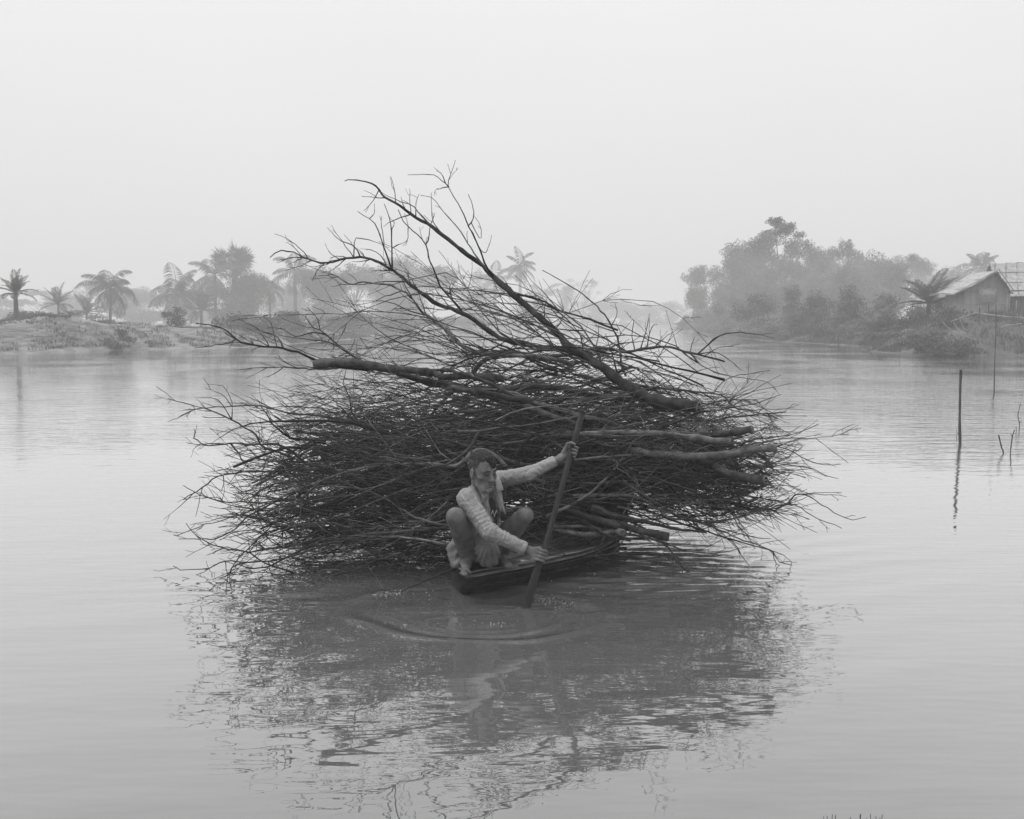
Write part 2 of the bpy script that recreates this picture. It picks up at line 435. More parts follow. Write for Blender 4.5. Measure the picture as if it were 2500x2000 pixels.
# ================================================================ vegetation
def back(Y): return min(400 + .05 * Y, Y * (1.85 if Y < 115 else 1.85 + 0.1 * min(1, (Y - 115) / 70)))
def on_land(px, Y):
    for _ in range(60):
        if hgt((px - 1250) / FPX * Y, Y) > 0.2: break
        Y *= 1.02
    return Y
def rand_dirs(r, n):
    v = r.normal(size=(n, 3)); return v / np.linalg.norm(v, axis=1, keepdims=True)
def leaf_quads(r, P, size, droop=0.2):
    n = len(P)
    a = rand_dirs(r, n); a[:, 2] -= droop; a /= np.linalg.norm(a, axis=1, keepdims=True)
    c = np.cross(a, rand_dirs(r, n)); c /= np.maximum(np.linalg.norm(c, axis=1, keepdims=True), 1e-6)
    s = size * r.uniform(0.6, 1.35, n)[:, None]
    V = np.stack([P - a * s, P - c * s * 0.42, P + a * s, P + c * s * 0.42], 1).reshape(-1, 3)
    return V
def foliage(r, clumps, per, size):
    Ps = []; Ts = []
    for c, rad in clumps:
        n = max(20, int(per * np.prod(rad) ** (2 / 3)))
        u = rand_dirs(r, n); q = r.random(n) ** 0.45
        wob = 1 + 0.25 * np.sin(u[:, 0] * 5 + c[0]) * np.sin(u[:, 2] * 6 + c[2])
        Ts.append(np.full(n, r.choice((.55, .75, .95, 1.2, 1.6)) ) * r.uniform(.7, 1.3, n))
        Ps.append(np.asarray(c) + u * np.asarray(rad) * (q * wob)[:, None])
    return leaf_quads(r, np.vstack(Ps), size), np.concatenate(Ts)
def leaf_mesh(name, VT):
    V, t_ = VT; me = mesh_np(name, V, quads(len(V) // 4), False)
    a = me.attributes.new('tone', 'FLOAT', 'POINT'); a.data.foreach_set('value', np.repeat(t_, 4).astype(np.float32)); return me
def quads(n): return np.arange(4 * n).reshape(-1, 4)
def broad_tree(label, px, Y, top, wpx, seed, shape='round', pale=False, base=None, leaf=0.11, dens=480, group=None, name='tree', cat='tree', K=18, low=0.18, lean=0.0):
    """shape: round / umbrella / tiers / tall / wispy"""
    r = np.random.default_rng(seed); Y = on_land(px, back(Y)); leaf *= 1.25
    x = (px - 1250) / FPX * Y
    zb = hgt(x, Y) if base is None else base
    zt = at(px, top, Y)[2]; h = max(zt - zb, 0.6); W = px_size(wpx, Y)
    t = thing(name, label, cat, (x, Y, zb - 0.05), group)
    cl = []
    for i in range(K):
        if shape == 'umbrella':
            a = r.uniform(0, 2 * PI); q = r.random() ** .5; z = 0.86 - 0.3 * q ** 2 + r.normal(0, .05)
            cl.append(((math.cos(a) * q * W * .42, math.sin(a) * q * W * .42, h * z), (W * r.uniform(.09, .17), W * .13, h * r.uniform(.06, .11))))
        elif shape == 'tiers':
            lv = i / (K - 1); a = r.uniform(0, 2 * PI); q = (0.25 + 0.75 * r.random()) * (1 - 0.72 * lv ** 1.4)
            cl.append(((math.cos(a) * q * W * .46, math.sin(a) * q * W * .4, h * (0.22 + 0.72 * lv)), (W * r.uniform(.10, .2) * (1.15 - .55 * lv), W * .14, h * r.uniform(.035, .075))))
        elif shape == 'wispy':
            lv = r.random(); a = r.uniform(0, 2 * PI)
            cl.append(((math.cos(a) * W * .38 * r.random(), math.sin(a) * W * .3, h * (0.55 + 0.42 * lv)), (W * .12, W * .1, h * .05)))
        elif shape == 'tall':
            lv = i / (K - 1); a = r.uniform(0, 2 * PI); q = r.random() ** .6 * math.sin(PI * min(.95, .15 + lv * .85)) ** .7
            cl.append(((math.cos(a) * q * W * .36, math.sin(a) * q * W * .36, h * (0.15 + 0.75 * lv)), (W * .2, W * .2, h * .10)))
        else:
            u = rand_dirs(r, 1)[0]; q = r.random() ** .4
            z = low + (0.88 - low) * (0.5 + 0.5 * u[2] * q) if i > K // 4 else r.uniform(.05, .4)
            wq = q * (1 if u[2] > 0 else 0.9)
            s = r.uniform(.14, .26)
            cl.append(((u[0] * wq * W * .38, u[1] * wq * W * .36, h * z), (W * s, W * s, min(h * s * .9, W * s))))
    # lean and anchor the crown over the trunk, top clump reaching the top
    zmax = max(c[0][2] + c[1][2] for c in cl)
    cl = [((c[0][0] + lean * W * c[0][2] / h, c[0][1], c[0][2] * h / zmax), c[1]) for c in cl]
    V = foliage(r, cl, dens / (leaf / 0.11) ** 2, leaf)
    obj('crown', leaf_mesh('crown', V), M['leaf_pale'] if pale else M['leaf'], t)
    tb = Tubes(); r0 = max(0.04, 0.015 * h)
    fork = np.array((lean * W * .3, 0, h * (0.35 if shape != 'round' else low + .08)))
    tb.add(catmull([(0, 0, -0.1), (r.normal(0, .05) * h, 0, fork[2] * .5), fork], 7), np.linspace(r0, r0 * .65, 7), 6)
    for c, rad in cl[::max(1, K // 9)]:
        tb.add(catmull([fork, (fork + np.array(c)) / 2 + np.array((0, 0, -.04 * h)), np.array(c)], 6), np.linspace(r0 * .5, r0 * .12, 6), 5)
    tb.build('trunk', M['bark_far'], t)
    return t
def shrub(label, px, Y, top, wpx, seed, pale=False, base_py=None, leaf=0.09, dens=560, group=None, K=12):
    r = np.random.default_rng(seed)
    if base_py is None: Y = on_land(px, Y)
    x = (px - 1250) / FPX * Y; zb = hgt(x, Y)
    if base_py is not None: zb = max(0.0, at(px, base_py, Y)[2])
    h = max(at(px, top, Y)[2] - zb, .3); W = px_size(wpx, Y)
    t = thing('shrub', label, 'shrub', (x, Y, zb - .03), group)
    cl = []
    for i in range(K):
        a = r.uniform(0, 2 * PI); q = r.random() ** .6; z = (0.12 + .72 * r.random()) * (1 - .45 * q * q)
        s = r.uniform(.13, .24)
        cl.append(((math.cos(a) * q * W * .4, math.sin(a) * q * W * .35, h * z), (W * s, W * s * .9, max(h * s * .9, .1))))
    zmax = max(c[0][2] + c[1][2] for c in cl)
    cl = [((c[0][0], c[0][1], c[0][2] * h / zmax), c[1]) for c in cl]
    V = foliage(r, cl, dens / (leaf / .11) ** 2, leaf)
    obj('foliage', leaf_mesh('foliage', V), M['leaf_pale'] if pale else M['leaf'], t)
    tb = Tubes()
    for c, rad in cl[::2]:
        tb.add(catmull([(r.normal(0, .05), 0, -.1), (c[0] * .5, c[1] * .5, c[2] * .6), c], 6), np.linspace(.03, .008, 6), 5)
    tb.build('stem', M['bark_far'], t)
    return t
def frond_geo(r, base, az, el, length, droop, leaf_len, nl, hang, width=0.035, vee=0.5):
    """one feather frond: leaflets as slim quads; returns leaflets and the rachis"""
    n = 14; P = [np.array(base, float)]; e = el
    for i in range(n):
        step = length / n
        P.append(P[-1] + step * np.array((math.cos(az) * math.cos(e), math.sin(az) * math.cos(e), math.sin(e))))
        e -= droop / n * (0.5 + 1.2 * i / n)
    P = np.array(P)
    V = []
    side = np.array((-math.sin(az), math.cos(az), 0))
    for j in range(nl):
        s = 0.12 + 0.88 * j / (nl - 1); f = s * n; i = min(int(f), n - 1); p = P[i] + (P[i + 1] - P[i]) * (f - i)
        tdir = P[i + 1] - P[i]; tdir /= np.linalg.norm(tdir)
        ll = leaf_len * (math.sin(PI * min(1, .18 + .8 * s)) ** .7 + .12)
        for sg in (-1, 1):
            d = sg * side * (0.9 + r.normal(0, .08)) + tdir * (0.55 + r.normal(0, .1)) + np.array((0, 0, vee - hang))
            d /= np.linalg.norm(d)
            tip = p + d * ll + np.array((0, 0, -hang * ll * .55)); mid = p + d * ll * .5
            wv = tdir * width
            V += [p - wv * .6, mid - wv + 0, tip, mid + wv]
    return V, P
def palm(label, px, Y, top, wpx, seed, kind='coconut', trunk=True, base_py=None, group=None, lean=0.0, nfr=17, name=None, cat='palm tree', near_=None):
    r = np.random.default_rng(seed); Y = on_land(px, back(Y) if near_ is None else near_); x = (px - 1250) / FPX * Y; zb = hgt(x, Y)
    if base_py is not None: zb = at(px, base_py, Y)[2]
    zt = at(px, top, Y)[2]; h = zt - zb; W = px_size(wpx, Y)
    nm = name or {'coconut': 'coconut_palm', 'date': 'date_palm', 'fan': 'fan_palm'}[kind]
    t = thing(nm, label, cat, (x, Y, zb - .05), group)
    R = W * .5; drp, els, odd = r.uniform(.75, 1.25), r.uniform(-8, 8), r.random(nfr)
    V = []; tb = Tubes()
    crown_z = h - R * (0.75 if kind == 'coconut' else .62 if kind == 'date' else .5)
    crown_z = max(crown_z, 0.15 * h)
    cx = lean * h
    if kind == 'fan':
        for i in range(38):
            u = rand_dirs(r, 1)[0]; u[2] = u[2] * .85 + .1; u /= np.linalg.norm(u)
            c0 = np.array((cx, 0, crown_z)); hub = c0 + u * R * r.uniform(.1, .58)
            tb.add(catmull([c0, hub], 3), .015, 4)
            a = np.cross(u, rand_dirs(r, 1)[0]); a /= max(np.linalg.norm(a), 1e-6); nn = np.cross(u, a)
            for k in np.linspace(-1.9, 1.9, 22):
                d = u * math.cos(k) + a * math.sin(k) + nn * r.normal(0, .06); d /= np.linalg.norm(d)
                wv = np.cross(nn, d) * .09; ll = R * .5 * r.uniform(.8, 1.15)
                V += [hub, hub + d * ll * .6 - wv, hub + d * ll, hub + d * ll * .6 + wv]
    else:
        for i in range(nfr):
            az = 2.399 * i + r.normal(0, .15)
            q = i / (nfr - 1)
            if odd[i] < .06: continue
            if kind == 'coconut': el = math.radians(86 + els - 125 * q + r.normal(0, 11)); dr = drp * r.uniform(1.1, 2.1); ln_ = R * 1.25; hang = .55; vee = .15; ll = R * .34
            else: el = math.radians(82 + els - 88 * q + r.normal(0, 9)); dr = drp * r.uniform(.3, .95); ln_ = R * 1.12; hang = .05; vee = .25; ll = R * .26
            v, P = frond_geo(r, (cx, 0, crown_z), az, el, ln_ * r.uniform(.68, 1.1), dr, ll, 30, hang, max(.026, R * .016), vee)
            V += v; tb.add(P, np.linspace(.03, .008, len(P)) * max(.7, R / 2), 4)
    V = np.array(V)
    Vr = np.vstack(tb.V); Fr = np.vstack(tb.F)
    VV = np.vstack([V, Vr]); FF = np.vstack([quads(len(V) // 4), Fr + len(V)])
    obj('crown', mesh_np('crown', VV, FF, False), M['frond'], t)
    if trunk:
        tb = Tubes(); rr = max(.06, .022 * h) if kind == 'coconut' else max(.10, .045 * h) if kind == 'date' else .035 * h
        n = 16; P = catmull([(0, 0, -.15), (cx * .25, 0, crown_z * .4), (cx, 0, crown_z + .05)], n)
        tb.add(P, np.linspace(rr * 1.3, rr * .8, n) * (1 + .07 * (np.arange(n) % 2)), 7)
        tb.build('trunk', M['bark_far'], t)
    return t

# ---- left bank, from the frame's edge inwards
palm('stiff-fronded date palm on a short trunk, on top of the eroded mound', 45, 62, 683, 100, 1, 'date', lean=0.0, nfr=24, near_=68)
palm('low date palm with no visible trunk, beside the trunked one on the mound', 148, 64, 712, 92, 2, 'date', base_py=775, nfr=20)
palm('squat bushy date palm just left of the leaning coconut palm', 216, 66, 735, 92, 3, 'date', base_py=795, nfr=22)
palm('coconut palm with slim curved trunk standing alone on the left bank', 272, 68, 652, 140, 4, 'coconut', lean=0.04, nfr=20)
shrub('low tangled shrub at the crest of the eroded mound', 130, 63, 765, 90, 5)
shrub('dark shrub clinging to the slope right of the mound', 285, 64.5, 802, 85, 6, base_py=852)
shrub('dark round shrub at the foot of the second coconut palm', 428, 72, 745, 80, 8)
palm('pale coconut palm with drooping fronds above dark shrubs', 432, 84, 660, 155, 7, 'coconut', lean=.02, nfr=19)
palm('date palm forming a dark mound of fronds by the bank path', 495, 78, 716, 130, 9, 'date', base_py=800, nfr=24)
palm('coconut palm arching out from the left side of the fan palm', 530, 88, 622, 140, 10, 'coconut', nfr=16)
palm('tall fan palm with a round spiky head, highest on the left bank', 578, 90, 606, 118, 11, 'fan')
broad_tree('bulky creeper-hung tree under the fan palm', 590, 88, 655, 175, 12, 'round', K=24, low=.15)
shrub('pale shrub below the creeper-hung tree at the water', 600, 79, 765, 130, 13, pale=True)
palm('thin young coconut palm right of the fan palm', 662, 92, 668, 95, 14, 'coconut', nfr=13)
palm('coconut palm partly hidden by the topmost twigs of the heap', 724, 98, 618, 125, 15, 'coconut', nfr=17)
broad_tree('leafy tree behind the twigs right of the half-hidden coconut palm', 790, 100, 648, 170, 16, 'round', K=22)
broad_tree('tree with a flat wide crown behind the upper branches', 870, 112, 640, 170, 17, 'umbrella', K=24, leaf=.14)
broad_tree('wide rounded tree, tallest behind the upper branches', 968, 125, 622, 190, 18, 'round', K=24, leaf=.14, low=.25)
broad_tree('faint flat-topped tree seen between the two upper limbs', 1062, 135, 645, 150, 19, 'umbrella', K=22, leaf=.15)
shrub('bank shrub behind the heap, under the flat-topped tree', 720, 92, 755, 150, 20)
shrub('low bank shrub behind the middle of the heap', 850, 108, 760, 170, 21)
shrub('pale low shrub behind the heap near the wide tree', 1000, 130, 755, 190, 22, pale=True)
broad_tree('hazy bushy tree left of the paired coconut palms', 1160, 170, 655, 90, 23, 'round', K=16, leaf=.18)
palm('shorter of the two hazy coconut palms in mid river bend', 1208, 172, 648, 105, 24, 'coconut', nfr=16)
palm('taller of the two hazy coconut palms in mid river bend', 1270, 176, 616, 88, 25, 'coconut', nfr=18)
palm('hazy coconut palm with low drooping crown right of the pair', 1322, 182, 688, 95, 26, 'coconut', nfr=14)
broad_tree('hazy dense tree just left of the wispy one', 1382, 190, 694, 85, 27, 'tall', K=14, leaf=.18)
broad_tree('wispy thin-crowned tree in the haze over the river bend', 1424, 195, 680, 95, 28, 'wispy', K=16, leaf=.14, dens=150)
for i, (px, Y, top, wp, lb) in enumerate([
        (1455, 205, 728, 110, 'rounded hazy thicket tree beside the wispy tree'), (1530, 225, 727, 130, 'broad rounded thicket tree in the mid of the far haze'),
        (1580, 250, 738, 90, 'faint rounded tree at the right end of the far thicket'), (1640, 262, 731, 82, 'faint dome-shaped tree standing apart in the river gap'),
        (1692, 285, 757, 70, 'faintest low tree next to the headland'), (1300, 200, 735, 130, 'faint low thicket tree under the hazy palms'),
        (1390, 205, 745, 120, 'faint low thicket tree under the wispy tree'), (1180, 185, 740, 140, 'faint low thicket tree under the paired palms')]):
    broad_tree(lb, px, Y, top, wp, 40 + i, 'round', K=14, leaf=.24, low=.2, dens=420)
# the far tree line behind the left bank
for i, (px, Y, top, wp, sh, lb) in enumerate([
        (15, 150, 722, 130, 'round', 'far grey tree behind the trunked date palm'), (105, 150, 706, 130, 'umbrella', 'far grey flat-topped tree right of the trunked date palm'),
        (178, 155, 702, 110, 'round', 'far grey rounded tree behind the squat date palm'), (265, 140, 676, 130, 'umbrella', 'far spreading rain tree behind the lone coconut palm'),
        (345, 150, 700, 120, 'round', 'far grey tree right of the lone coconut palm'), (400, 150, 704, 110, 'umbrella', 'far grey flat-topped tree left of the pale coconut palm'),
        (480, 150, 700, 120, 'round', 'far grey tree behind the date palm mound'), (60, 140, 752, 150, 'round', 'far low grey thicket tree under the trunked date palm'),
        (340, 135, 752, 160, 'round', 'far low grey thicket tree right of the slim coconut trunk'), (690, 150, 690, 150, 'round', 'far grey tree between the two coconut palms by the heap')]):
    broad_tree(lb, px, Y, top, wp, 60 + i, sh, K=18, leaf=.22, low=.25)
# ---- right bank
broad_tree('tree leaning out over the water at the left end of the right grove', 1700, 108, 642, 90, 80, 'round', K=26, low=.3, leaf=.12, dens=480, lean=-.08)
broad_tree('full round tree left of the tallest in the right grove', 1790, 102, 585, 150, 81, 'round', K=26, low=.2, leaf=.12)
broad_tree('tallest tree of the right grove, crown in flat layers', 1905, 106, 527, 215, 82, 'tiers', K=34, leaf=.14, dens=520)
broad_tree('tree with a separate leafy crest right of the tallest tree', 2055, 116, 580, 110, 83, 'umbrella', K=20, leaf=.14)
broad_tree('broad tree behind the leafy crest', 2105, 118, 606, 140, 84, 'round', K=22, leaf=.15)
broad_tree('far flat-crowned tree left of the far palm', 2200, 140, 616, 150, 85, 'umbrella', K=22, leaf=.18)
broad_tree('far low tree behind the big date palm', 2290, 142, 642, 150, 86, 'round', K=22, leaf=.18)
broad_tree('dark dense tree rising behind the big date palm', 2182, 84, 640, 105, 87, 'tall', K=18, leaf=.1)
palm('far palm with a fluffy crown left of the huts', 2385, 128, 618, 92, 88, 'coconut', nfr=24, trunk=True)
shrub('small dark shrub left of the bamboo hut roof', 2352, 75, 682, 60, 89)
broad_tree('bushy tree between the round tree and the layered tree', 1842, 104, 572, 130, 94, 'round', K=24, low=.15)
broad_tree('tree closing the dip right of the layered tree', 1975, 108, 590, 130, 95, 'round', K=24, low=.15)
broad_tree('low rounded tree in the dip before the leafy crest', 2015, 100, 618, 110, 96, 'round', K=20, low=.1)
broad_tree('mid-height tree filling the grove under the layered tree', 1870, 98, 640, 170, 90, 'round', K=24, low=.1)
broad_tree('pale leafy tree in the mid of the right grove', 1990, 94, 655, 160, 91, 'round', K=22, low=.1, pale=True)
broad_tree('low spreading tree under the leafy crest', 2070, 92, 640, 130, 92, 'round', K=18, low=.1)
broad_tree('dense leafy tree left of the dark one in the right grove', 2130, 96, 625, 130, 97, 'round', K=22, low=.1)
for i, (px, Y, top, wp, pale, lb) in enumerate([
        (1715, 110, 735, 90, False, 'shrub on the headland under the leaning tree'), (1770, 104, 700, 120, True, 'pale shrub at the water under the round tree'),
        (1850, 98, 705, 150, False, 'wide dark shrub by the water in the right grove'), (1930, 92, 690, 130, True, 'pale shrub in front of the layered tree'),
        (2010, 88, 700, 140, False, 'dark shrub at the centre of the right grove'), (2085, 82, 690, 130, True, 'pale leafy shrub left of the dark dense tree'),
        (2150, 76, 705, 120, False, 'dark shrub left of the big date palm'), (1860, 96, 790, 150, True, 'low pale reedy shrub at the water edge under the grove'),
        (1680, 170, 768, 60, False, 'small hazy shrub at the tip of the headland'), (1665, 225, 785, 45, False, 'tiny hazy shrub at the far end of the headland'),
        (2190, 64, 765, 140, False, 'dark low shrub over the bank left of the pale one'), (2305, 58, 742, 110, True, 'pale broad-leaved shrub below the left hut wall'),
        (2225, 58.5, 800, 150, True, 'pale shrub at the waterline under the big date palm')]):
    shrub(lb, px, Y, top, wp, 100 + i, pale)
shrub('dense overhanging shrub growing out into the water below the huts', 2285, 54.0, 806, 205, 120, pale=True, base_py=876, K=22, dens=650)
palm('big date palm with upright fronds left of the bamboo hut', 2262, 62, 683, 175, 121, 'date', base_py=812, nfr=26, near_=64)
palm('low drooping date palm at the bank left of the big one', 2140, 68, 770, 140, 122, 'date', base_py=845, nfr=20, near_=72)
palm('small date palm half hidden in the middle of the right grove', 2050, 86, 655, 105, 123, 'date', base_py=800, nfr=18)

# tangled undergrowth along both banks, one mass nobody could count
def undergrowth(S, d, y0, y1, n, seed, hlo, hhi, olo, ohi, label, leaf=0.13):
    r = np.random.default_rng(seed); cl = []
    seg = np.linalg.norm(np.diff(S, axis=0), axis=1); cand = [i for i in range(len(S) - 1) if y0 < S[i][1] < y1]
    for _ in range(n):
        i = cand[r.integers(len(cand))]; t = r.random(); p = S[i] * (1 - t) + S[i + 1] * t; o = r.uniform(olo, ohi)
        x, y = p[0] + d[0] * o, p[1] + d[1] * o; h_ = r.uniform(hlo, hhi) * (0.6 + 0.4 * min(1, (o - olo) / 3)) * (1 + (y - y0) / 300)
        z = hgt(x, y)
        cl.append(((x, y, z + h_ * .42), (r.uniform(.5, 1.1) * h_, r.uniform(.5, 1.0) * h_, h_ * .55)))
    V = foliage(r, cl, 300 / (leaf / .11) ** 2, leaf)
    return stuff(obj('undergrowth', leaf_mesh('undergrowth', V), M['leaf']), label, 'undergrowth')
undergrowth(SR, dR, 72, 170, 190, 31, .7, 1.7, .3, 9, 'tangled undergrowth filling the right bank below the grove')
undergrowth(SL, dL, 78, 250, 170, 32, .6, 1.6, .6, 9, 'hazy undergrowth along the left bank behind the heap', .18)
undergrowth(SL, dL, 250, 385, 120, 33, 1.0, 2.2, .5, 10, 'faint undergrowth closing the far river bend', .35)

shrub('grey shrub filling the gap between the big date palm and the left hut wall', 2262, 74, 728, 190, 140)
shrub('pale low shrub behind the slim coconut trunk', 232, 92, 768, 170, 141, pale=True)
shrub('low grey shrub behind the mound at the left edge', 40, 88, 758, 170, 142)
shrub('low grey shrub behind the low date palm on the mound', 130, 95, 756, 150, 143)
# ================================================================ huts on the right bank
hutY = 60.0
t = thing('bamboo_hut', 'small bamboo-walled hut with a gable and shuttered window facing the river', 'hut', at(2412, 762, hutY))
ox, oy, oz = [float(v) for v in t.location]
def hp(px, py, Y): return at(px, py, Y) - np.array((ox, oy, oz))
x0, x1, xa = hp(2356, 712, hutY)[0], hp(2466, 712, hutY)[0], hp(2426, 660, hutY)[0]
ze, za, zb = hp(0, 711, hutY)[2], hp(0, 663, hutY)[2], -1.2
dep = 2.6
zl = za - (xa - x0) / (xa - hp(2361, 0, hutY)[0]) * (za - ze)
zr = za - (x1 - xa) / (hp(2494, 0, hutY)[0] - xa) * (za - ze)
# front wall: vertical bamboo canes, each cane top cut to the gable
tb = Tubes(); n = 58
for i in range(n):
    x = x0 + (x1 - x0) * (i + .5) / n
    z = za - (za - zl) * (xa - x) / (xa - x0) if x < xa else za - (za - zr) * (x - xa) / (x1 - xa)
    tb.add([(x, 0, zb), (x + random.Random(i).uniform(-.004, .004), 0, z - .05)], (x1 - x0) / n * .52, 6)
tb.build('wall', M['bamboo'], t)
tb = Tubes()
for i in range(34):
    y = dep * (i + .5) / 34
    tb.add([(x0, y, zb), (x0, y, zl - .04)], dep / 34 * .53, 6); tb.add([(x1, y, zb), (x1, y, zr - .04)], dep / 34 * .53, 6)
    tb.add([(x0 + (x1 - x0) * (i + .5) / 34, dep, zb), (x0 + (x1 - x0) * (i + .5) / 34, dep, zl - .04)], dep / 34 * .6, 6)
tb.build('wall', M['bamboo'], t)
tb = Tubes()
for z in (ze - .02, ze - .75): tb.add([(x0, -.05, z), (x1, -.05, z)], .025, 6)
tb.build('wall_batten', M['bamboo'], t)
wx0, wx1 = hp(2417, 0, hutY)[0], hp(2463, 0, hutY)[0]; wz1, wz0 = hp(0, 703, hutY)[2], hp(0, 738, hutY)[2]
bx = Boxes(); bx.box(((wx0 + wx1) / 2, -.075, (wz0 + wz1) / 2), (wx1 - wx0, .03, wz1 - wz0)); wnd = bx.build('window', M['thatch'], t)
tb = Tubes()
for a, b_ in (((wx0, wz0), (wx1, wz0)), ((wx0, wz1), (wx1, wz1)), ((wx0, wz0), (wx0, wz1)), ((wx1, wz0), (wx1, wz1)), ((wx0, (wz0 + wz1) / 2), (wx1, (wz0 + wz1) / 2))):
    tb.add([(a[0], -.11, a[1]), (b_[0], -.11, b_[1])], .022, 6)
tb.build('frame', M['bamboo'], wnd)
# roof: two thatched slopes with sagging overlapped courses
def roof_slope(xr, zr_, xe, ze_, y0, y1, seed):
    r = random.Random(seed); nu, nv = 14, 10; V = []
    for k, off in ((0, .0), (1, -.07)):
        for i in range(nu + 1):
            for j in range(nv + 1):
                u, v = i / nu, j / nv
                sag = -.05 * math.sin(PI * u) - .05 * math.sin(PI * v * 2 + seed) * u
                step = .035 * ((u * 3) % 1)
                V.append((xr + (xe - xr) * u + r.uniform(-.02, .02), y0 + (y1 - y0) * v + r.uniform(-.03, .03) + (.06 * math.sin(u * 9) if j in (0, nv) else 0), zr_ + (ze_ - zr_) * u + sag + off - step + r.uniform(-.015, .015)))
    m = (nu + 1) * (nv + 1); F = []
    for i in range(nu):
        for j in range(nv):
            a = i * (nv + 1) + j; q = (a, a + 1, a + nv + 2, a + nv + 1)
            F.append(q); F.append(tuple(m + w_ for w_ in q[::-1]))
    ring = [i * (nv + 1) for i in range(nu + 1)] + [nu * (nv + 1) + j for j in range(1, nv + 1)] + [i * (nv + 1) + nv for i in range(nu - 1, -1, -1)] + [j for j in range(nv - 1, 0, -1)]
    for a, b_ in zip(ring, ring[1:] + ring[:1]): F.append((a, m + a, m + b_, b_))
    return np.array(V), np.array(F)
exl, exr = hp(2350, 0, hutY)[0], hp(2497, 0, hutY)[0]
sl = (za - ze) / (xa - hp(2361, 0, hutY)[0]); sr = (za - ze) / (hp(2494, 0, hutY)[0] - xa)
V1, F1 = roof_slope(xa, za + .05, exl, za - (xa - exl) * sl + .02, -.45, dep + .5, 1)
V2, F2 = roof_slope(xa, za + .05, exr, za - (exr - xa) * sr + .02, -.45, dep + .5, 2)
ro = obj('roof', mesh_np('roof', np.vstack([V1, V2]), np.vstack([F1, F2 + len(V1)])), M['thatch'], t)
tb = Tubes()
for y in (-.5, dep + .5): tb.add([(exl, y, za - (xa - exl) * sl + .0), (xa, y, za + .07)], .03, 6); tb.add([(xa + .02, y - .07, za + .10), (exr, y - .07, za - (exr - xa) * sr + .03)], .03, 6)
for f in (.38, .8): tb.add(catmull([(xa + (exl - xa) * f, -.5, za - (xa - exl) * sl * f + .03), (xa + (exl - xa) * f + .05, dep * .5, za - (xa - exl) * sl * f + .0), (xa + (exl - xa) * f, dep + .5, za - (xa - exl) * sl * f + .03)], 8), .022, 6)
tb.build('roof_pole', M['bamboo'], ro)
# solid near-black block painted as the shade inside the open right end
bx = Boxes(); bx.box(((x1 + exr - .25) / 2 + .02, 1.0, (zb + zr) / 2 - .1), (exr - .3 - x1, 1.9, zr - zb - .3)); bx.build('porch_shade_block', M['dark'], t)
tb = Tubes()
for xx in (exr - .22, x1 + .35): tb.add([(xx, -.12, zb), (xx, -.12, za - (xx - xa) * sr - .03)], .04, 6)
tb.build('porch_post', M['bamboo'], t)

h2Y = 68.0
t2 = thing('thatched_hut', 'larger hut behind, showing its tall thatched roof above the bamboo hut', 'hut', at(2500, 760, h2Y))
o2 = np.array(t2.location)
def hq(px, py, Y): return at(px, py, Y) - o2
xr0, xr1 = hq(2436, 645, h2Y)[0], hq(2436, 645, h2Y)[0] + 7.0
zrid, zeav = hq(0, 642, h2Y)[2], hq(0, 722, h2Y)[2]
r = random.Random(5); V = []; nu, nv = 46, 18
for k, off in ((0, 0), (1, -.12)):
    for sgn in (-1, 1):
        for i in range(nu + 1):
            for j in range(nv + 1):
                u, v = i / nu, j / nv
                V.append((xr0 + .1 * v * -1 + (xr1 - xr0) * u + r.uniform(-.03, .03), sgn * 2.2 * v + 1.2, zrid + (zeav - zrid) * v - .05 * ((v * 5) % 1) + r.uniform(-.025, .025) + off + .12 * math.sin(u * 3)))
m = (nu + 1) * (nv + 1); F = []
for q_ in range(4):
    for i in range(nu):
        for j in range(nv):
            a = q_ * m + i * (nv + 1) + j; F.append((a, a + 1, a + nv + 2, a + nv + 1))
for b0 in (0, m):
    for i in range(nu): a = b0 + i * (nv + 1) + nv; F.append((a, a + 2 * m, a + 2 * m + nv + 1, a + nv + 1))
    for e in (0, nu):
        for j in range(nv): a = b0 + e * (nv + 1) + j; F.append((a, a + 1, a + 2 * m + 1, a + 2 * m))
ro2 = obj('roof', mesh_np('roof', np.array(V), np.array(F)), M['thatch'], t2)
tb = Tubes()
for k in range(9):
    xx = xr0 + .4 + k * .75; tb.add(catmull([(xx, 1.2, zrid + .1), (xx - .5, .1, zrid + (zeav - zrid) * .5 + .02), (xx - .9, -1.0, zeav + .08)], 6), .018, 5)
for f in (.3, .62): tb.add([(xr0, 1.2 - 2.2 * f - .02, zrid + (zeav - zrid) * f + .06), (xr1, 1.2 - 2.2 * f - .02, zrid + (zeav - zrid) * f + .06)], .018, 5)
tb.build('roof_lashing', M['bark_far'], ro2)
tb = Tubes()
for i in range(60):
    xx = xr0 + .35 + (xr1 - xr0 - .7) * i / 59
    tb.add([(xx, -.7, -2.0), (xx, -.7, zeav + .35)], .07, 6)
for i in range(40):
    y = -.7 + 3.8 * i / 39; top = zrid - .25 - abs(y - 1.2) / 2.2 * (zrid - zeav)
    tb.add([(xr0 + .35, y, -2.0), (xr0 + .35, y, top)], .06, 6)
tb.build('wall', M['bark_far'], t2)

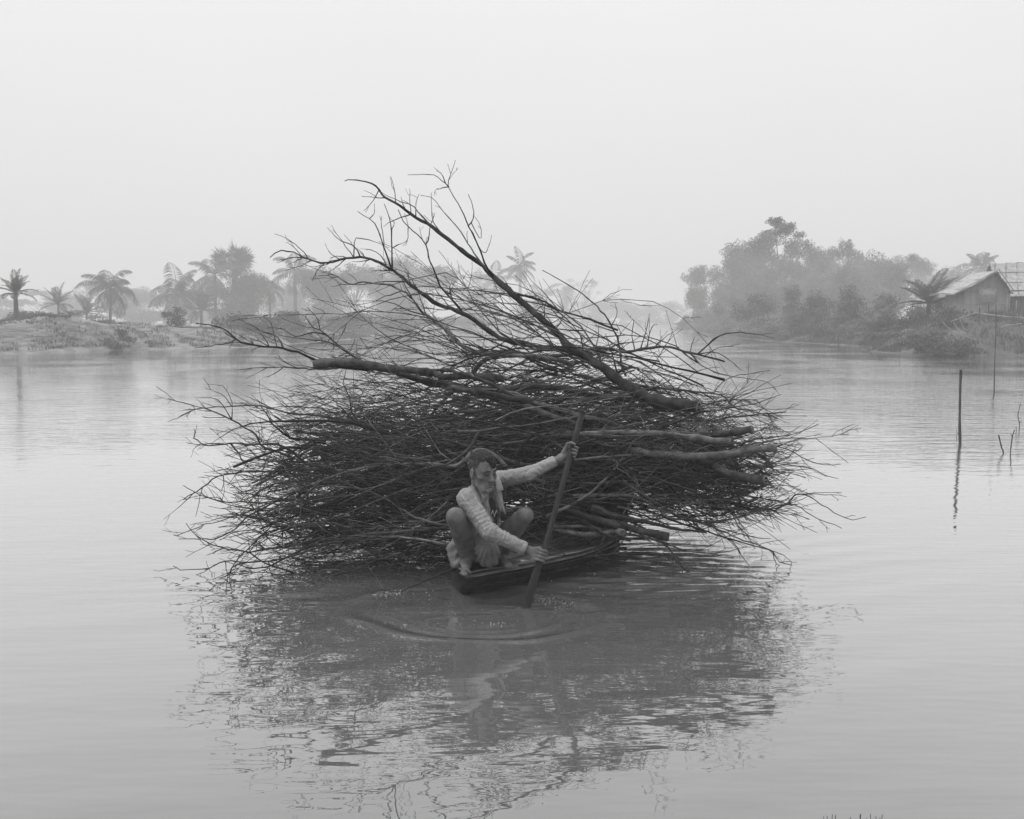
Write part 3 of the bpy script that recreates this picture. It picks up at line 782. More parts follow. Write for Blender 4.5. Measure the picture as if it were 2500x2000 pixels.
# bamboo rail and posts on the bank in front of the hut
ft = thing('bamboo_railing', 'pale bamboo railing with uneven posts along the bank edge by the hut', 'railing', at(2425, 775, 57.0))
fo = np.array(ft.location)
def fp(px, py, Y): return at(px, py, Y) - fo
tb = Tubes(); tb.add(catmull([fp(2381, 764, 57), fp(2420, 769, 57), fp(2466, 774, 57), fp(2520, 776, 57)], 8), .045, 6); tb.add([fp(2381, 764, 57), fp(2318, 786, 57.5)], .035, 6)
tb.build('rail', M['thatch'], ft)
for px, t_, b_ in ((2390, 752, 800), (2412, 745, 800), (2440, 762, 808), (2474, 752, 812), (2487, 755, 815), (2497, 730, 815)):
    tb = Tubes(); tb.add([fp(px, b_, 57), fp(px + 2, t_, 57)], .04, 6); tb.build('post', M['pole'], ft)
# poles lying and leaning on the slope, each a thing
for pts, Y, rad, lb in (
        ([(2301, 787), (2315, 800), (2328, 810), (2345, 811), (2358, 816)], 56.2, .022, 'pale bent pole lying on the grass slope, lowest of three'),
        ([(2327, 787), (2342, 806), (2358, 816)], 56.4, .022, 'pale pole lying on the grass slope, between the other two'),
        ([(2344, 780), (2350, 797), (2361, 814)], 56.6, .022, 'pale pole lying on the grass slope, steepest of three'),
        ([(2477, 826), (2494, 813)], 56.0, .03, 'short pale pole leaning on the slope at the frame edge'),
        ([(2444, 809), (2460, 794), (2486, 793)], 56.0, .018, 'thin crooked stick on the slope under the railing')):
    P = np.array([at(a, b_, Y) for a, b_ in pts])
    for p in P: p[2] = max(hgt(p[0], p[1]) + .05, p[2])
    tb = Tubes(); tb.add(catmull(P, 10), rad, 6); o = tb.build('bamboo_pole', M['thatch'], loc=P[0]); tag(o, lb, 'pole')
# pale scrap on the slope
r = random.Random(3); c = at(2371, 839, 55.5); c[2] = max(c[2], hgt(c[0], c[1]) + .06)
V = [(c[0] + .28 * math.cos(a) * (1 + .2 * r.random()), c[1] + .1 * math.sin(a), c[2] + .1 * math.cos(a) + dz) for dz in (0, .03) for a in np.linspace(0, 2 * PI, 9)[:-1]]
F4 = [(i, (i + 1) % 8, 8 + (i + 1) % 8, 8 + i) for i in range(8)]
F3 = [(0, i, i + 1) for i in range(1, 7)] + [(8, 8 + i + 1, 8 + i) for i in range(1, 7)]
tag(obj('litter', mesh_np('litter', np.array(V), [np.array(F4), np.array(F3)]), M['foam']), 'small white scrap lying on the grass slope below the hut', 'litter')
# stakes along the far right shoreline
for i, (px, pt, pb, Y, lb) in enumerate(((2015, 832, 848, 74, 'short stake at the right shoreline, left of the pair'), (2047, 820, 850, 72, 'tallest thin stake at the right shoreline below the grove'),
        (2073, 828, 846, 72, 'thin leaning stake at the right shoreline beside the tallest'), (2110, 830, 846, 71, 'thin short stake at the shoreline near the pale shrub'))):
    a, b_ = at(px, pb, Y), at(px + (3 if i > 1 else 0), pt, Y); a[2] = min(a[2], -.1)
    tb = Tubes(); tb.add(catmull([a, (a + b_) / 2, b_], 5), .035, 6, True); tag(tb.build('stake', M['pole'], loc=a), lb, 'stake')

# ================================================================ poles and sticks standing in the water
def stick(name, label, base, pts, r0, r1, forks=(), cat='stick'):
    g = ground(*base); Y = g[1]
    P = [g + np.array((0, 0, -.25))] + [g] + [at(a, b_, Y) for a, b_ in pts]
    n = 14; Pc = catmull(P, n); tb = Tubes(); rng = np.random.default_rng(int(base[0]))
    tb.add(Pc, np.linspace(px_size(r0, Y), px_size(r1, Y), n) * (1 + .08 * rng.normal(size=n)), 8, True)
    for f in forks: tb.add(catmull([at(a, b_, Y) for a, b_ in f], 5), np.linspace(px_size(r1, Y), px_size(.6, Y), 5), 6, True)
    return tag(tb.build(name, M['pole'], loc=g), label, cat)
stick('mooring_pole', 'thick upright pole standing in the water, right of the boat', (2344, 1087), [(2343, 1030), (2344, 960), (2346, 903)], 3.5, 3.3, cat='pole')
stick('thin_pole', 'tall thin pole standing in the water before the hut bank', (2427, 962), [(2428, 900), (2431, 820), (2432, 746)], 1.7, .8, cat='pole')
stick('water_stick', 'short dark stick leaning left, standing in the water', (2450, 1107), [(2446, 1095), (2441, 1075), (2438, 1062)], 2.2, 1.6)
stick('forked_stick', 'forked stick standing in the water beside the short leaning one', (2467, 1104), [(2469, 1085), (2472, 1065), (2477, 1050)], 1.6, 1.2, [[(2471, 1065), (2467, 1059)]])
stick('wavy_stick', 'tall wavy stick standing in the water by the frame edge', (2488, 1052), [(2489, 1035), (2485, 1015), (2488, 1000), (2491, 986)], 1.3, .8, [[(2489, 1032), (2494, 1028)]])
stick('twig_stub', 'tiny forked twig poking from the water beside the thick pole', (2335, 1067), [(2337, 1060), (2335, 1050)], .9, .6, [[(2337, 1060), (2341, 1058)]])
stick('short_stub', 'tiny stub poking from the water between the forked and wavy sticks', (2481, 1055), [(2481, 1042)], .9, .8)

# grass on the near bank poking into the frame at the bottom
def tuft(label, px, hs, seed, spread, kind):
    r = np.random.default_rng(seed); Yb = 3.3; x = (px - 1250) / FPX * Yb; t_ = thing('grass_tuft', label, 'grass tuft', (x, Yb, -.05))
    V = []; F = []
    for i, (dx_, top, lean, wd) in enumerate(hs):
        X0 = (px + dx_ - 1250) / FPX * Yb - x; zt = at(px, top, Yb)[2] + .05
        n = 6; c0 = len(V)
        for k in range(n):
            s = k / (n - 1); wv = px_size(wd, Yb) * (1 - s ** 2) + .0006
            cx_ = X0 + px_size(lean, Yb) * s ** 1.5; cz = zt * s
            V += [(cx_ - wv, r.normal(0, .002), cz), (cx_, .004, cz), (cx_ + wv, 0, cz)]
        for k in range(n - 1):
            a = c0 + 3 * k; F += [(a, a + 1, a + 4, a + 3), (a + 1, a + 2, a + 5, a + 4)]
    o = obj('blade', mesh_np('blade', np.array(V), np.array(F)), M['grass'], t_)
    return t_
tuft('broad grass blades of the near bank at the bottom edge', 2060, [(-18, 1994, 1, 1.2), (-14, 1993, 6, 2.0), (12, 1990, 1, 2.6), (0, 1989, 5, .8)], 1, 1, 0)
tuft('fine wiry grass of the near bank at the bottom edge', 2160, [(-45, 1996, -4, .9), (-28, 1987, 5, 1.0), (-22, 1990, -3, .8), (2, 1988, 0, 1.2), (-2, 1998, -6, .8), (22, 1990, 10, .8), (22, 1994, -6, .7), (24, 1997, 2, 1.2)], 2, 1, 0)
# ================================================================ haze
hz = Boxes(); hz.box((0, 223, 5.5), (680, 490, 15))
haze = hz.build('haze', None)
hm = bpy.data.materials.new('haze'); hm.use_nodes = True; nt = hm.node_tree; nt.nodes.clear()
pv = nt.nodes.new('ShaderNodeVolumePrincipled'); pv.inputs['Color'].default_value = (.97, .97, .97, 1); pv.inputs['Density'].default_value = 0.0029
pv.inputs['Anisotropy'].default_value = 0.0
om = nt.nodes.new('ShaderNodeOutputMaterial'); nt.links.new(pv.outputs[0], om.inputs['Volume'])
haze.data.materials.append(hm); haze['kind'] = 'stuff'
# ================================================================ boat
def lofted(near, far, ztop, zbot, inset, n=40):
    a = catmull(np.array(near), n); b_ = catmull(np.array(far), n)
    zt = np.interp(np.linspace(0, 1, n), np.linspace(0, 1, len(ztop)), ztop); zb = np.interp(np.linspace(0, 1, n), np.linspace(0, 1, len(zbot)), zbot)
    return a, b_, zt, zb
BN = [(-.31, 6.56), (-.10, 6.685), (.155, 6.86), (.44, 7.07), (.70, 7.36), (.92, 7.9), (1.0, 8.8), (.90, 9.6), (.80, 9.95)]
BF = [(-.445, 6.93), (-.40, 7.12), (-.30, 7.4), (-.18, 7.7), (-.06, 8.05), (.10, 8.5), (.32, 9.1), (.58, 9.7), (.74, 9.97)]
kk = 6.64 / 6.64
A_, B_, ZT, ZB = lofted(BN, BF, [.165, .17, .18, .20, .22, .24, .26, .32, .40], [-.05, -.12, -.16, -.18, -.18, -.18, -.16, -.08, .02], .7)
bo = thing('boat', 'low dark wooden dinghy half sunk under the heap of branches', 'boat', (0.1, 7.6, 0))
BO = np.array(bo.location)
rb = np.random.default_rng(4)
def hull_sections(inward, lift):
    V = []
    for i in range(len(A_)):
        a, b2 = A_[i], B_[i]; c = (a + b2) / 2; m = 9
        ax = (b2 - a) / max(np.linalg.norm(b2 - a), 1e-6)
        for j in range(2 * m):
            s = j / (2 * m - 1) * 2 - 1            # -1 near gunwale ... 1 far gunwale
            prof = math.copysign(abs(s) ** 0.75, s)
            half = np.linalg.norm(b2 - a) / 2 - inward
            depth = (1 - abs(s) ** 2.6)
            p = c + ax * prof * half
            z = ZT[i] + lift + (ZB[i] - ZT[i] + (inward * .8 if inward else 0)) * depth
            V.append((p[0] + rb.normal(0, .002), p[1] + rb.normal(0, .002), z + rb.normal(0, .002)))
    m2 = 18; n = len(A_); idx = np.arange(n * m2).reshape(n, m2)
    F = np.stack([idx[:-1, :-1], idx[1:, :-1], idx[1:, 1:], idx[:-1, 1:]], -1).reshape(-1, 4)
    return np.array(V), F, idx
V1, F1, i1 = hull_sections(0, 0); V2, F2, i2 = hull_sections(.035, -.002)
V2 = V2; off = len(V1)
rim = []
for i in range(len(A_) - 1):
    rim += [(i1[i, 0], i1[i + 1, 0], off + i2[i + 1, 0], off + i2[i, 0]), (i1[i, -1], off + i2[i, -1], off + i2[i + 1, -1], i1[i + 1, -1])]
V = np.vstack([V1, V2]) - BO
ends = []
for e in (0, -1):
    ring = list(i1[e]); ends.append(ring)
FT = []
c0 = len(V); V = np.vstack([V, [V[ends[0]].mean(0) * (1, 1, 1) + (0, 0, .0), V[ends[1]].mean(0)]])
for q_, ring in enumerate(ends):
    rg = ring + [ring[0]]
    for a, b2 in zip(rg, rg[1:]): FT.append((c0 + q_, a, b2))
obj('hull', mesh_np('hull', V, [np.vstack([F1, F2[:, ::-1] + off, np.array(rim)]), np.array(FT)]), M['boat'], bo)
# worn gunwale strips, chipped
for nm, G, sgn in (('gunwale', A_, 1), ('gunwale', B_, -1)):
    tb = Tubes(); P = np.concatenate([G, ZT[:, None] + .004], 1) - BO; P[0, 2] -= .0
    P[:, 2] += rb.normal(0, .003, len(P))
    tb.add(P, .0065 * (1 + .25 * rb.normal(size=len(P))), 7, True); tb.build(nm, M['deck'], bo)
for dzs in (-.055, -.105):
    P = np.concatenate([A_ + (B_ - A_) / np.linalg.norm(B_ - A_, axis=1, keepdims=True) * (.004 - dzs * .10), ZT[:, None] + dzs], 1) - BO
    tb = Tubes(); tb.add(P[1:-1], .007 * (1 + .2 * rb.normal(size=len(P) - 2)), 6, True); tb.build('strake', M['boat'], bo)
tb = Tubes(); e0, e1 = np.append(A_[0], ZT[0] + .004) - BO, np.append(B_[0], ZT[0] + .004) - BO
tb.add(catmull([e0, (e0 + e1) / 2 + (0, 0, -.004), e1], 10), .008 * (1 + .15 * rb.normal(size=10)), 7, True); tb.build('stern_edge', M['deck'], bo)
# stern deck of worn planks, following the outline
n0 = 17; V = []; F = []; cols = 7
for k in range(cols):
    s0, s1 = k / cols + .006, (k + 1) / cols - .006
    for i in range(n0):
        for s in (s0, s1):
            p = A_[i] * (1 - s) + B_[i] * s
            V.append((p[0], p[1], ZT[i] - .012 + .004 * math.sin(k * 7) + rb.normal(0, .0012)))
    b0 = k * n0 * 2
    for i in range(n0 - 1): F.append((b0 + 2 * i, b0 + 2 * i + 2, b0 + 2 * i + 3, b0 + 2 * i + 1))
V = np.array(V); m = len(V); F = np.array(F)
VV = np.vstack([V, V - (0, 0, .022)]); sides = []
for k in range(cols):
    b0 = k * n0 * 2
    for i in range(n0 - 1):
        for s in (0, 1): a, c = b0 + 2 * i + s, b0 + 2 * i + 2 + s; sides.append((a, c, c + m, a + m))
    for i in (0, n0 - 1): a = b0 + 2 * i; sides.append((a, a + 1, a + 1 + m, a + m))
obj('deck', mesh_np('deck', VV - BO, np.vstack([F, F[:, ::-1] + m, np.array(sides)]), False), M['deck'], bo)
# crumbled wood and a stub at the deck's far edge
tb = Tubes()
for (u, v, Y, r_, l) in ((860, 1240, 6.93, .022, .05), (900, 1238, 6.95, .018, .05), (955, 1225, 6.98, .02, .05)):
    p = at(1050 + u / 3.833, 1050 + v / 3.833, Y) - BO; tb.add([p - (l / 2, 0, .012), p, p + (l / 2, .01, .006)], [r_ * .6, r_, r_ * .5], 7, True)
tb.build('broken_edge', M['rail'], bo)

# ================================================================ signed-distance sculpting
class Sculpt:
    def __init__(self, lo, hi, h):
        self.o = np.array(lo, float); self.h = h; self.n = np.ceil((np.array(hi) - lo) / h).astype(int) + 1
        self.d = np.full(self.n, 0.2, dtype=np.float32)
    def _win(self, lo, hi):
        a = np.clip(np.floor((np.asarray(lo) - self.o) / self.h).astype(int), 0, self.n); b_ = np.clip(np.ceil((np.asarray(hi) - self.o) / self.h).astype(int) + 1, 0, self.n)
        sl = tuple(slice(i, j) for i, j in zip(a, b_))
        g = [self.o[k] + np.arange(a[k], b_[k]) * self.h for k in range(3)]
        return sl, np.stack(np.meshgrid(*g, indexing='ij'), -1)
    def _mix(self, sl, e, k, op):
        d = self.d[sl]
        if op == 'add':
            h_ = np.clip(.5 + .5 * (e - d) / k, 0, 1) if False else np.clip(.5 + .5 * (d - e) / k, 0, 1)
            self.d[sl] = d * (1 - h_) + e * h_ - k * h_ * (1 - h_)
        else:
            e = -e; h_ = np.clip(.5 - .5 * (d - e) / k, 0, 1)
            self.d[sl] = d * (1 - h_) + e * h_ + k * h_ * (1 - h_)
    def cap(self, a, b_, ra, rb_=None, k=.02, op='add', clip_a=False, clip_b=False, flat=None):
        a, b_ = np.asarray(a, float), np.asarray(b_, float); rb_ = ra if rb_ is None else rb_
        m = max(ra, rb_) + k + .03
        sl, P = self._win(np.minimum(a, b_) - m, np.maximum(a, b_) + m)
        if P.size == 0: return
        ba = b_ - a; L2 = max(float(ba @ ba), 1e-12); t = ((P - a) @ ba) / L2; tc = np.clip(t, 0, 1)
        q = P - a - tc[..., None] * ba
        if flat is not None:                     # squash along an axis: (axis, factor)
            ax = np.asarray(flat[0], float); ax /= np.linalg.norm(ax); c = q @ ax; q = q + (c * (1 / flat[1] - 1))[..., None] * ax
            e = (np.linalg.norm(q, axis=-1) - (ra + (rb_ - ra) * tc)) * min(1, flat[1] ** .5)
        else: e = np.linalg.norm(q, axis=-1) - (ra + (rb_ - ra) * tc)
        Ln = math.sqrt(L2)
        if clip_b: e = np.maximum(e, (t - 1) * Ln)
        if clip_a: e = np.maximum(e, -t * Ln)
        self._mix(sl, e.astype(np.float32), k, op)
    def ell(self, c, rad, R=None, k=.02, op='add'):
        c = np.asarray(c, float); rad = np.asarray(rad, float); m = rad.max() + k + .03
        sl, P = self._win(c - m, c + m)
        if P.size == 0: return
        q = P - c
        if R is not None: q = q @ R               # columns of R are the local axes
        k0 = np.linalg.norm(q / rad, axis=-1); k1 = np.linalg.norm(q / rad ** 2, axis=-1)
        e = k0 * (k0 - 1) / np.maximum(k1, 1e-6)
        self._mix(sl, e.astype(np.float32), k, op)
    def chain(self, pts, rads, k=.02, **kw):
        for i in range(len(pts) - 1): self.cap(pts[i], pts[i + 1], rads[i], rads[i + 1], k, **kw)
    def half(self, p, nrm):
        """keep only the side the normal points away from"""
        sl, P = self._win(self.o, self.o + self.n * self.h)
        self.d = np.maximum(self.d, ((P - np.asarray(p)) @ np.asarray(nrm)).astype(np.float32)[:self.d.shape[0], :self.d.shape[1], :self.d.shape[2]])
    def mesh(self):
        d = self.d; s = d < 0; n = d.shape
        c = [(i, j, k) for i in (0, 1) for j in (0, 1) for k in (0, 1)]
        def cor(a, o): return a[o[0]:n[0] - 1 + o[0], o[1]:n[1] - 1 + o[1], o[2]:n[2] - 1 + o[2]]
        cnt = sum(cor(s, o).astype(np.int8) for o in c)
        act = np.argwhere((cnt > 0) & (cnt < 8))
        vals = {o: d[act[:, 0] + o[0], act[:, 1] + o[1], act[:, 2] + o[2]] for o in c}
        acc = np.zeros((len(act), 3)); num = np.zeros(len(act))
        for a in c:
            for ax in range(3):
                if a[ax]: continue
                b_ = list(a); b_[ax] = 1; b_ = tuple(b_)
                va, vb = vals[a], vals[b_]; x = (va < 0) != (vb < 0)
                t = np.where(x, va / np.where(np.abs(va - vb) < 1e-9, 1, va - vb), 0)
                p = np.array(a, float)[None] + np.eye(3)[ax][None] * t[:, None]
                acc[x] += p[x]; num[x] += 1
        V = self.o + (act + acc / num[:, None]) * self.h
        ids = np.full([q - 1 for q in n], -1, dtype=np.int64); ids[act[:, 0], act[:, 1], act[:, 2]] = np.arange(len(act))
        F = []
        for ax in range(3):
            u, v = (ax + 1) % 3, (ax + 2) % 3
            s0 = np.take(s, range(0, n[ax] - 1), axis=ax); s1 = np.take(s, range(1, n[ax]), axis=ax)
            e = np.argwhere(s0 != s1); e = e[(e[:, u] > 0) & (e[:, v] > 0) & (e[:, u] < n[u] - 1) & (e[:, v] < n[v] - 1)]
            ins = s0[e[:, 0], e[:, 1], e[:, 2]]
            def cell(du, dv):
                q = e.copy(); q[:, u] += du; q[:, v] += dv; return ids[q[:, 0], q[:, 1], q[:, 2]]
            f = np.stack([cell(-1, -1), cell(0, -1), cell(0, 0), cell(-1, 0)], -1)
            f[~ins] = f[~ins][:, ::-1]; F.append(f)
        F = np.vstack(F); F = F[(F >= 0).all(1)]
        return V, F
def smooth_mesh(V, F, it=2, lam=.5):
    E = np.vstack([F[:, [0, 1]], F[:, [1, 2]], F[:, [2, 3]], F[:, [3, 0]]])
    for _ in range(it):
        S = np.zeros_like(V); c = np.zeros(len(V)); np.add.at(S, E[:, 0], V[E[:, 1]]); np.add.at(c, E[:, 0], 1); np.add.at(S, E[:, 1], V[E[:, 0]]); np.add.at(c, E[:, 1], 1)
        V = V + lam * (S / np.maximum(c, 1)[:, None] - V)
    return V
def vnormals(V, F):
    n = np.cross(V[F[:, 2]] - V[F[:, 0]], V[F[:, 3]] - V[F[:, 1]]); N_ = np.zeros_like(V)
    for j in range(4): np.add.at(N_, F[:, j], n)
    return N_ / np.maximum(np.linalg.norm(N_, axis=1, keepdims=True), 1e-9)

# ================================================================ the paddler
def PT(u, v, Y): return at(1050 + u / 3.833, 1050 + v / 3.833, Y)
PB, PTOP = ground(1284, 1484) , at(1425, 1005, 6.66)
PAX = PTOP - PB; PLEN = np.linalg.norm(PAX); PAX /= PLEN
def on_pole(v):
    """point of the paddle's axis at a picture height"""
    best = min((abs((1050 + v / 3.833) - (1000 - FPX * np.dot(p - (0, 0, H), (0, ST, CT)) / np.dot(p - (0, 0, H), (0, CT, -ST)))), s) for s in np.linspace(0, 1, 400) for p in [PB + (PTOP - PB) * s])
    return PB + (PTOP - PB) * best[1]
PR = 0.0185
pd = thing('paddle', 'long dark wooden paddle held upright by the man, blade in the water', 'paddle', PB)
n = 40; s = np.linspace(0, 1, n); P = (PTOP - PB)[None] * s[:, None]
P[:, 0] += .006 * np.sin(s * 5); P[:, 1] += .004 * np.sin(s * 7 + 1)
tb = Tubes(); i0 = 9
tb.add(P[i0 - 2:], PR * (1 + .04 * rb.normal(size=n - i0 + 2)) * np.interp(s[i0 - 2:], [0, 1], [1.0, 1.06]), 12, True)
tb.build('shaft', M['paddle'], pd)
bx = []; side = np.cross(PAX, (0.35, -0.94, 0)); side /= np.linalg.norm(side); thk = np.cross(side, PAX)
V = []; m = 14; hs = np.linspace(-.55, .335, m)
for h_ in hs:
    wv = .032 * (1 - .34 * sm(.12, .335, h_)); tv = .011 + .006 * sm(0.0, .3, h_)
    c = PAX * h_
    for k in range(10):
        a = 2 * PI * k / 10; V.append(c + side * wv * math.copysign(abs(math.cos(a)) ** .7, math.cos(a)) + thk * tv * math.sin(a))
idx = np.arange(m * 10).reshape(m, 10)
F = [(idx[i, k], idx[i, (k + 1) % 10], idx[i + 1, (k + 1) % 10], idx[i + 1, k]) for i in range(m - 1) for k in range(10)]
V += [PAX * hs[0], PAX * hs[-1]]; T3 = [(m * 10, k, (k + 1) % 10) for k in range(10)] + [(m * 10 + 1, (m - 1) * 10 + k, (m - 1) * 10 + (k + 1) % 10) for k in range(10)]
obj('blade', mesh_np('blade', np.array(V), [np.array(F), np.array(T3)]), M['paddle'], pd)

skin = mat('skin', 0.075, 0.19, 11, 0.55, 0.0012, 120, spec=0.35)
hair_m = mat('hair', 0.010, 0.034, 70, 0.8, 0.003, 140, stretch=(1, 1, .35), tone=True)
brow_m = mat('brow_hair', 0.02, 0.05, 60, 0.7)
grey_m = mat('grey_stubble', 0.12, 0.28, 70, 0.9, 0.002, 160)
tee_m = mat('dark_vest', 0.03, 0.045, 20, 0.9)
lungi_m = mat('lungi_cloth', 0.13, 0.22, 18, 0.95, 0.006, 22, stretch=(1.2, 1.2, .5))
eye_m = mat('eyeball', 0.13, None, rough=.2)
dark_m = mat('iris', 0.01, None, rough=.15)
white_m = mat('print_white', 0.55, None)
btn_m = mat('button', 0.3, None, rough=.4)

# joints (person's right = viewer's left)
ankR, footR, kneeR, hipR = PT(335, 1225, 6.70), PT(312, 1322, 6.575), PT(238, 812, 6.44), PT(415, 1085, 6.74)
ankL, kneeL, hipL = PT(668, 1192, 6.86), PT(885, 800, 6.63), PT(600, 1075, 6.90)
pelv, belly, chest = PT(505, 1085, 6.86), PT(485, 900, 6.80), PT(480, 720, 6.74)
shR, elR, wrR = PT(345, 640, 6.53), PT(556, 955, 6.40), PT(905, 1118, 6.42)
shL, elL, wrL = PT(640, 468, 6.80), PT(925, 408, 6.60), PT(1215, 268, 6.63)
neckB = PT(500, 560, 6.70)
yaw = math.radians(36); tip = math.radians(7)
hO = PT(497, 388, 6.55); HS = 1.05
fF = np.array((math.sin(yaw) * math.cos(tip), -math.cos(yaw) * math.cos(tip), -math.sin(tip)))
fL = np.array((math.cos(yaw), math.sin(yaw), 0.0)); fU = np.cross(fL, fF) * 1.0
fU = np.cross(fF, fL) if fU[2] < 0 else fU
HR = np.stack([fL, fF, fU], 1)
def hd(x, y, z): return hO + HR @ (np.array((x, y, z)) * HS)
nape = hd(0, -.035, -.07)

body = Sculpt((-.47, 6.25, .14), (.47, 7.1, 1.22), .0046)
B = body
# legs
B.chain([ankR, kneeR + (0, .02, -.03), kneeR], [.034, .052, .056], k=.02)
B.cap(ankR * .62 + kneeR * .38 + (0, .025, 0), ankR * .28 + kneeR * .72 + (0, .045, 0), .038, .056, k=.03)
B.chain([kneeR, hipR], [.058, .085], k=.025)
B.cap(ankL, kneeL, .034, .05, k=.02)
B.cap(ankL * .62 + kneeL * .38 + (-.02, .03, 0), ankL * .28 + kneeL * .72 + (-.02, .04, -.01), .038, .056, k=.03)
B.chain([kneeL, hipL], [.056, .088], k=.025)
B.ell(kneeR + (0, -.022, .012), (.04, .03, .042), k=.02); B.ell(kneeL + (.018, -.02, .01), (.036, .03, .04), k=.02)
# feet
def foot(ank, heel, ball, toes, big, k=.012):
    B.cap(ank, heel, .033, .03, k=.03); B.cap(ank + (0, 0, -.01), ball, .032, .024, k=.03, flat=((0, 0, 1), .75)); B.cap(heel, ball, .028, .022, k=.02)
    for i, t_ in enumerate(toes):
        r_ = .0115 if i == big else .0076
        mid = (ball + t_) / 2 + (0, 0, .006); B.cap(ball * .7 + t_ * .3, mid * .4 + t_ * .6, r_ * 1.05, r_, k=.005); B.cap(mid * .4 + t_ * .6, t_, r_, r_ * .95, k=.002)
def onz(u, v, z):
    return ground(1050 + u / 3.833, 1050 + v / 3.833, z)
dz = .184
foot(ankR, onz(345, 1262, dz + .02), onz(330, 1292, dz + .022), [onz(283, 1345, dz + .006), onz(301, 1356, dz + .006), onz(321, 1360, dz + .006), onz(342, 1356, dz + .007), onz(374, 1334, dz + .010)], 4)
foot(ankL, PT(640, 1232, 6.90), onz(740, 1274, dz + .03), [onz(772, 1297, dz + .012), onz(796, 1292, dz + .012), onz(808, 1287, dz + .012), onz(818, 1280, dz + .011), onz(822, 1272, dz + .01)], 0)
# trunk, neck, arms
B.chain([pelv, belly, chest], [.115, .085, .095], k=.04); B.cap(hipR, hipL, .10, .10, k=.04); B.ell(pelv + (-.02, .02, -.02), (.15, .12, .11), k=.04)
B.cap(chest, neckB, .085, .05, k=.05); B.cap(shR, shL, .058, .056, k=.05)
B.chain([shR, elR, wrR], [.05, .038, .026], k=.02); B.chain([shL, elL, wrL], [.05, .037, .026], k=.02)
B.chain([neckB, nape], [.058, .055], k=.03)
# hands closing on the paddle
def hand(wr, v, sgn, shift, back):
    """sgn +1: fingers pass in front of the pole (nearer the camera), -1: behind"""
    Cc = on_pole(v); e1 = wr - Cc; e1 -= PAX * (e1 @ PAX); e1 /= np.linalg.norm(e1); e2 = np.cross(PAX, e1)
    if e2 @ np.array((0, -1, 0)) * sgn < 0: e2 = -e2
    def q(phi, r_, ax): return Cc + PAX * ax + r_ * (math.cos(phi) * e1 + math.sin(phi) * e2)
    pr = PR + .0095
    ks = []
    for i, ax in enumerate((.034, .012, -.010, -.031)):
        ln_ = (.95, 1.05, 1.0, .82)[i]; fr = (.0096, .0100, .0096, .0084)[i]
        kn = q(math.radians(28), pr + .012, ax * 1.12 + shift)
        pts = [kn] + [q(math.radians(28 + a * ln_), pr + (.006 if j == 0 else 0), ax + shift * .6) for j, a in enumerate((52, 105, 150, 190))]
        ks.append(kn)
        B.chain(pts, [fr * 1.12, fr * 1.05, fr * 1.08, fr * .95, fr * .82], k=.004)
    w2 = wr + (Cc - wr) * .12
    for kn in ks: B.cap(w2, kn, .020, .0125, k=.014)
    B.cap(wr, w2, .026, .027, k=.015, flat=(np.cross(e1, PAX), .8))
    th0 = w2 * .6 + q(math.radians(-20), pr + .02, .03) * .4
    B.chain([th0, q(math.radians(-38), pr + .012, .044 + shift), q(math.radians(-88), pr + .002, .052 + shift), q(math.radians(-135), pr, .050 + shift)], [.017, .0125, .0108, .009], k=.005)
hand(wrR, 1178, +1, 0.0, False)
hand(wrL, 205, -1, 0.0, False)
# head
S = HS
def E(c, r_, k=.012, op='add'): B.ell(hd(*c), np.array(r_) * S, HR, k, op)
def K(a, b_, ra, rb_=None, k=.01, op='add'): B.cap(hd(*a), hd(*b_), ra * S, (rb_ or ra) * S, k, op)
E((0, -.022, .042), (.075, .094, .086)); E((0, .022, .015), (.066, .068, .075), .02)
E((0, .03, -.04), (.057, .058, .075), .025); E((0, .035, -.085), (.046, .043, .034), .02)
K((0, .066, -.102), (0, .066, -.102), .020, k=.02); K((-.03, .045, -.095), (.03, .045, -.095), .02, k=.02)
K((-.052, -.005, -.06), (-.03, .05, -.095), .016, k=.02); K((.052, -.005, -.06), (.03, .05, -.095), .016, k=.02)
for sx in (-1, 1):
    E((sx * .030, .089, -.001), (.021, .018, .014), .012, 'sub')
    K((sx * .012, .083, .021), (sx * .044, .071, .019), .0095, .0085, k=.010)
    E((sx * .046, .053, -.026), (.019, .017, .014), .02)
    E((sx * .046, .066, -.055), (.010, .010, .018), .02, 'sub')
    K((sx * .017, .094, -.036), (sx * .033, .074, -.072), .0035, k=.006, op='sub')
    K((sx * .040, .070, -.012), (sx * .020, .080, -.016), .003, k=.006, op='add')
    E((sx * .078, -.012, -.008), (.008, .019, .032), .008); E((sx * .086, -.006, -.008), (.006, .010, .019), .006, 'sub')
    K((sx * .074, -.002, -.03), (sx * .074, -.006, -.042), .008, k=.006)
K((0, .083, .012), (0, .107, -.030), .0085, .0120, k=.010); E((0, .106, -.034), (.0115, .012, .010), .006)
for sx in (-1, 1): E((sx * .0125, .094, -.038), (.009, .011, .009), .005)
K((-.02, .079, -.064), (.02, .079, -.064), .0078, k=.007); K((-.017, .079, -.081), (.017, .079, -.081), .0078, k=.007)
K((-.026, .084, -.073), (.026, .084, -.073), .0028, k=.004, op='sub'); E((0, .085, -.092), (.018, .008, .006), .006, 'sub')
for z_ in (.047, .058): K((-.03, .079, z_), (.03, .079, z_), .002, k=.004, op='sub')
Vb, Fb = body.mesh(); Vb = smooth_mesh(Vb, Fb, 1, .35)
man = thing('person', 'barefoot bearded man in an open checked shirt squatting on the boat stern, gripping a paddle', 'person', pelv)
MO = np.array(man.location)
def mobj(name, V, F, m_, parent=None): return obj(name, mesh_np(name, V - MO, F), m_, parent or man)
mobj('body', Vb, Fb, skin)
bvhB = BVHTree.FromPolygons([Vector(v) for v in Vb], [list(map(int, f)) for f in Fb])
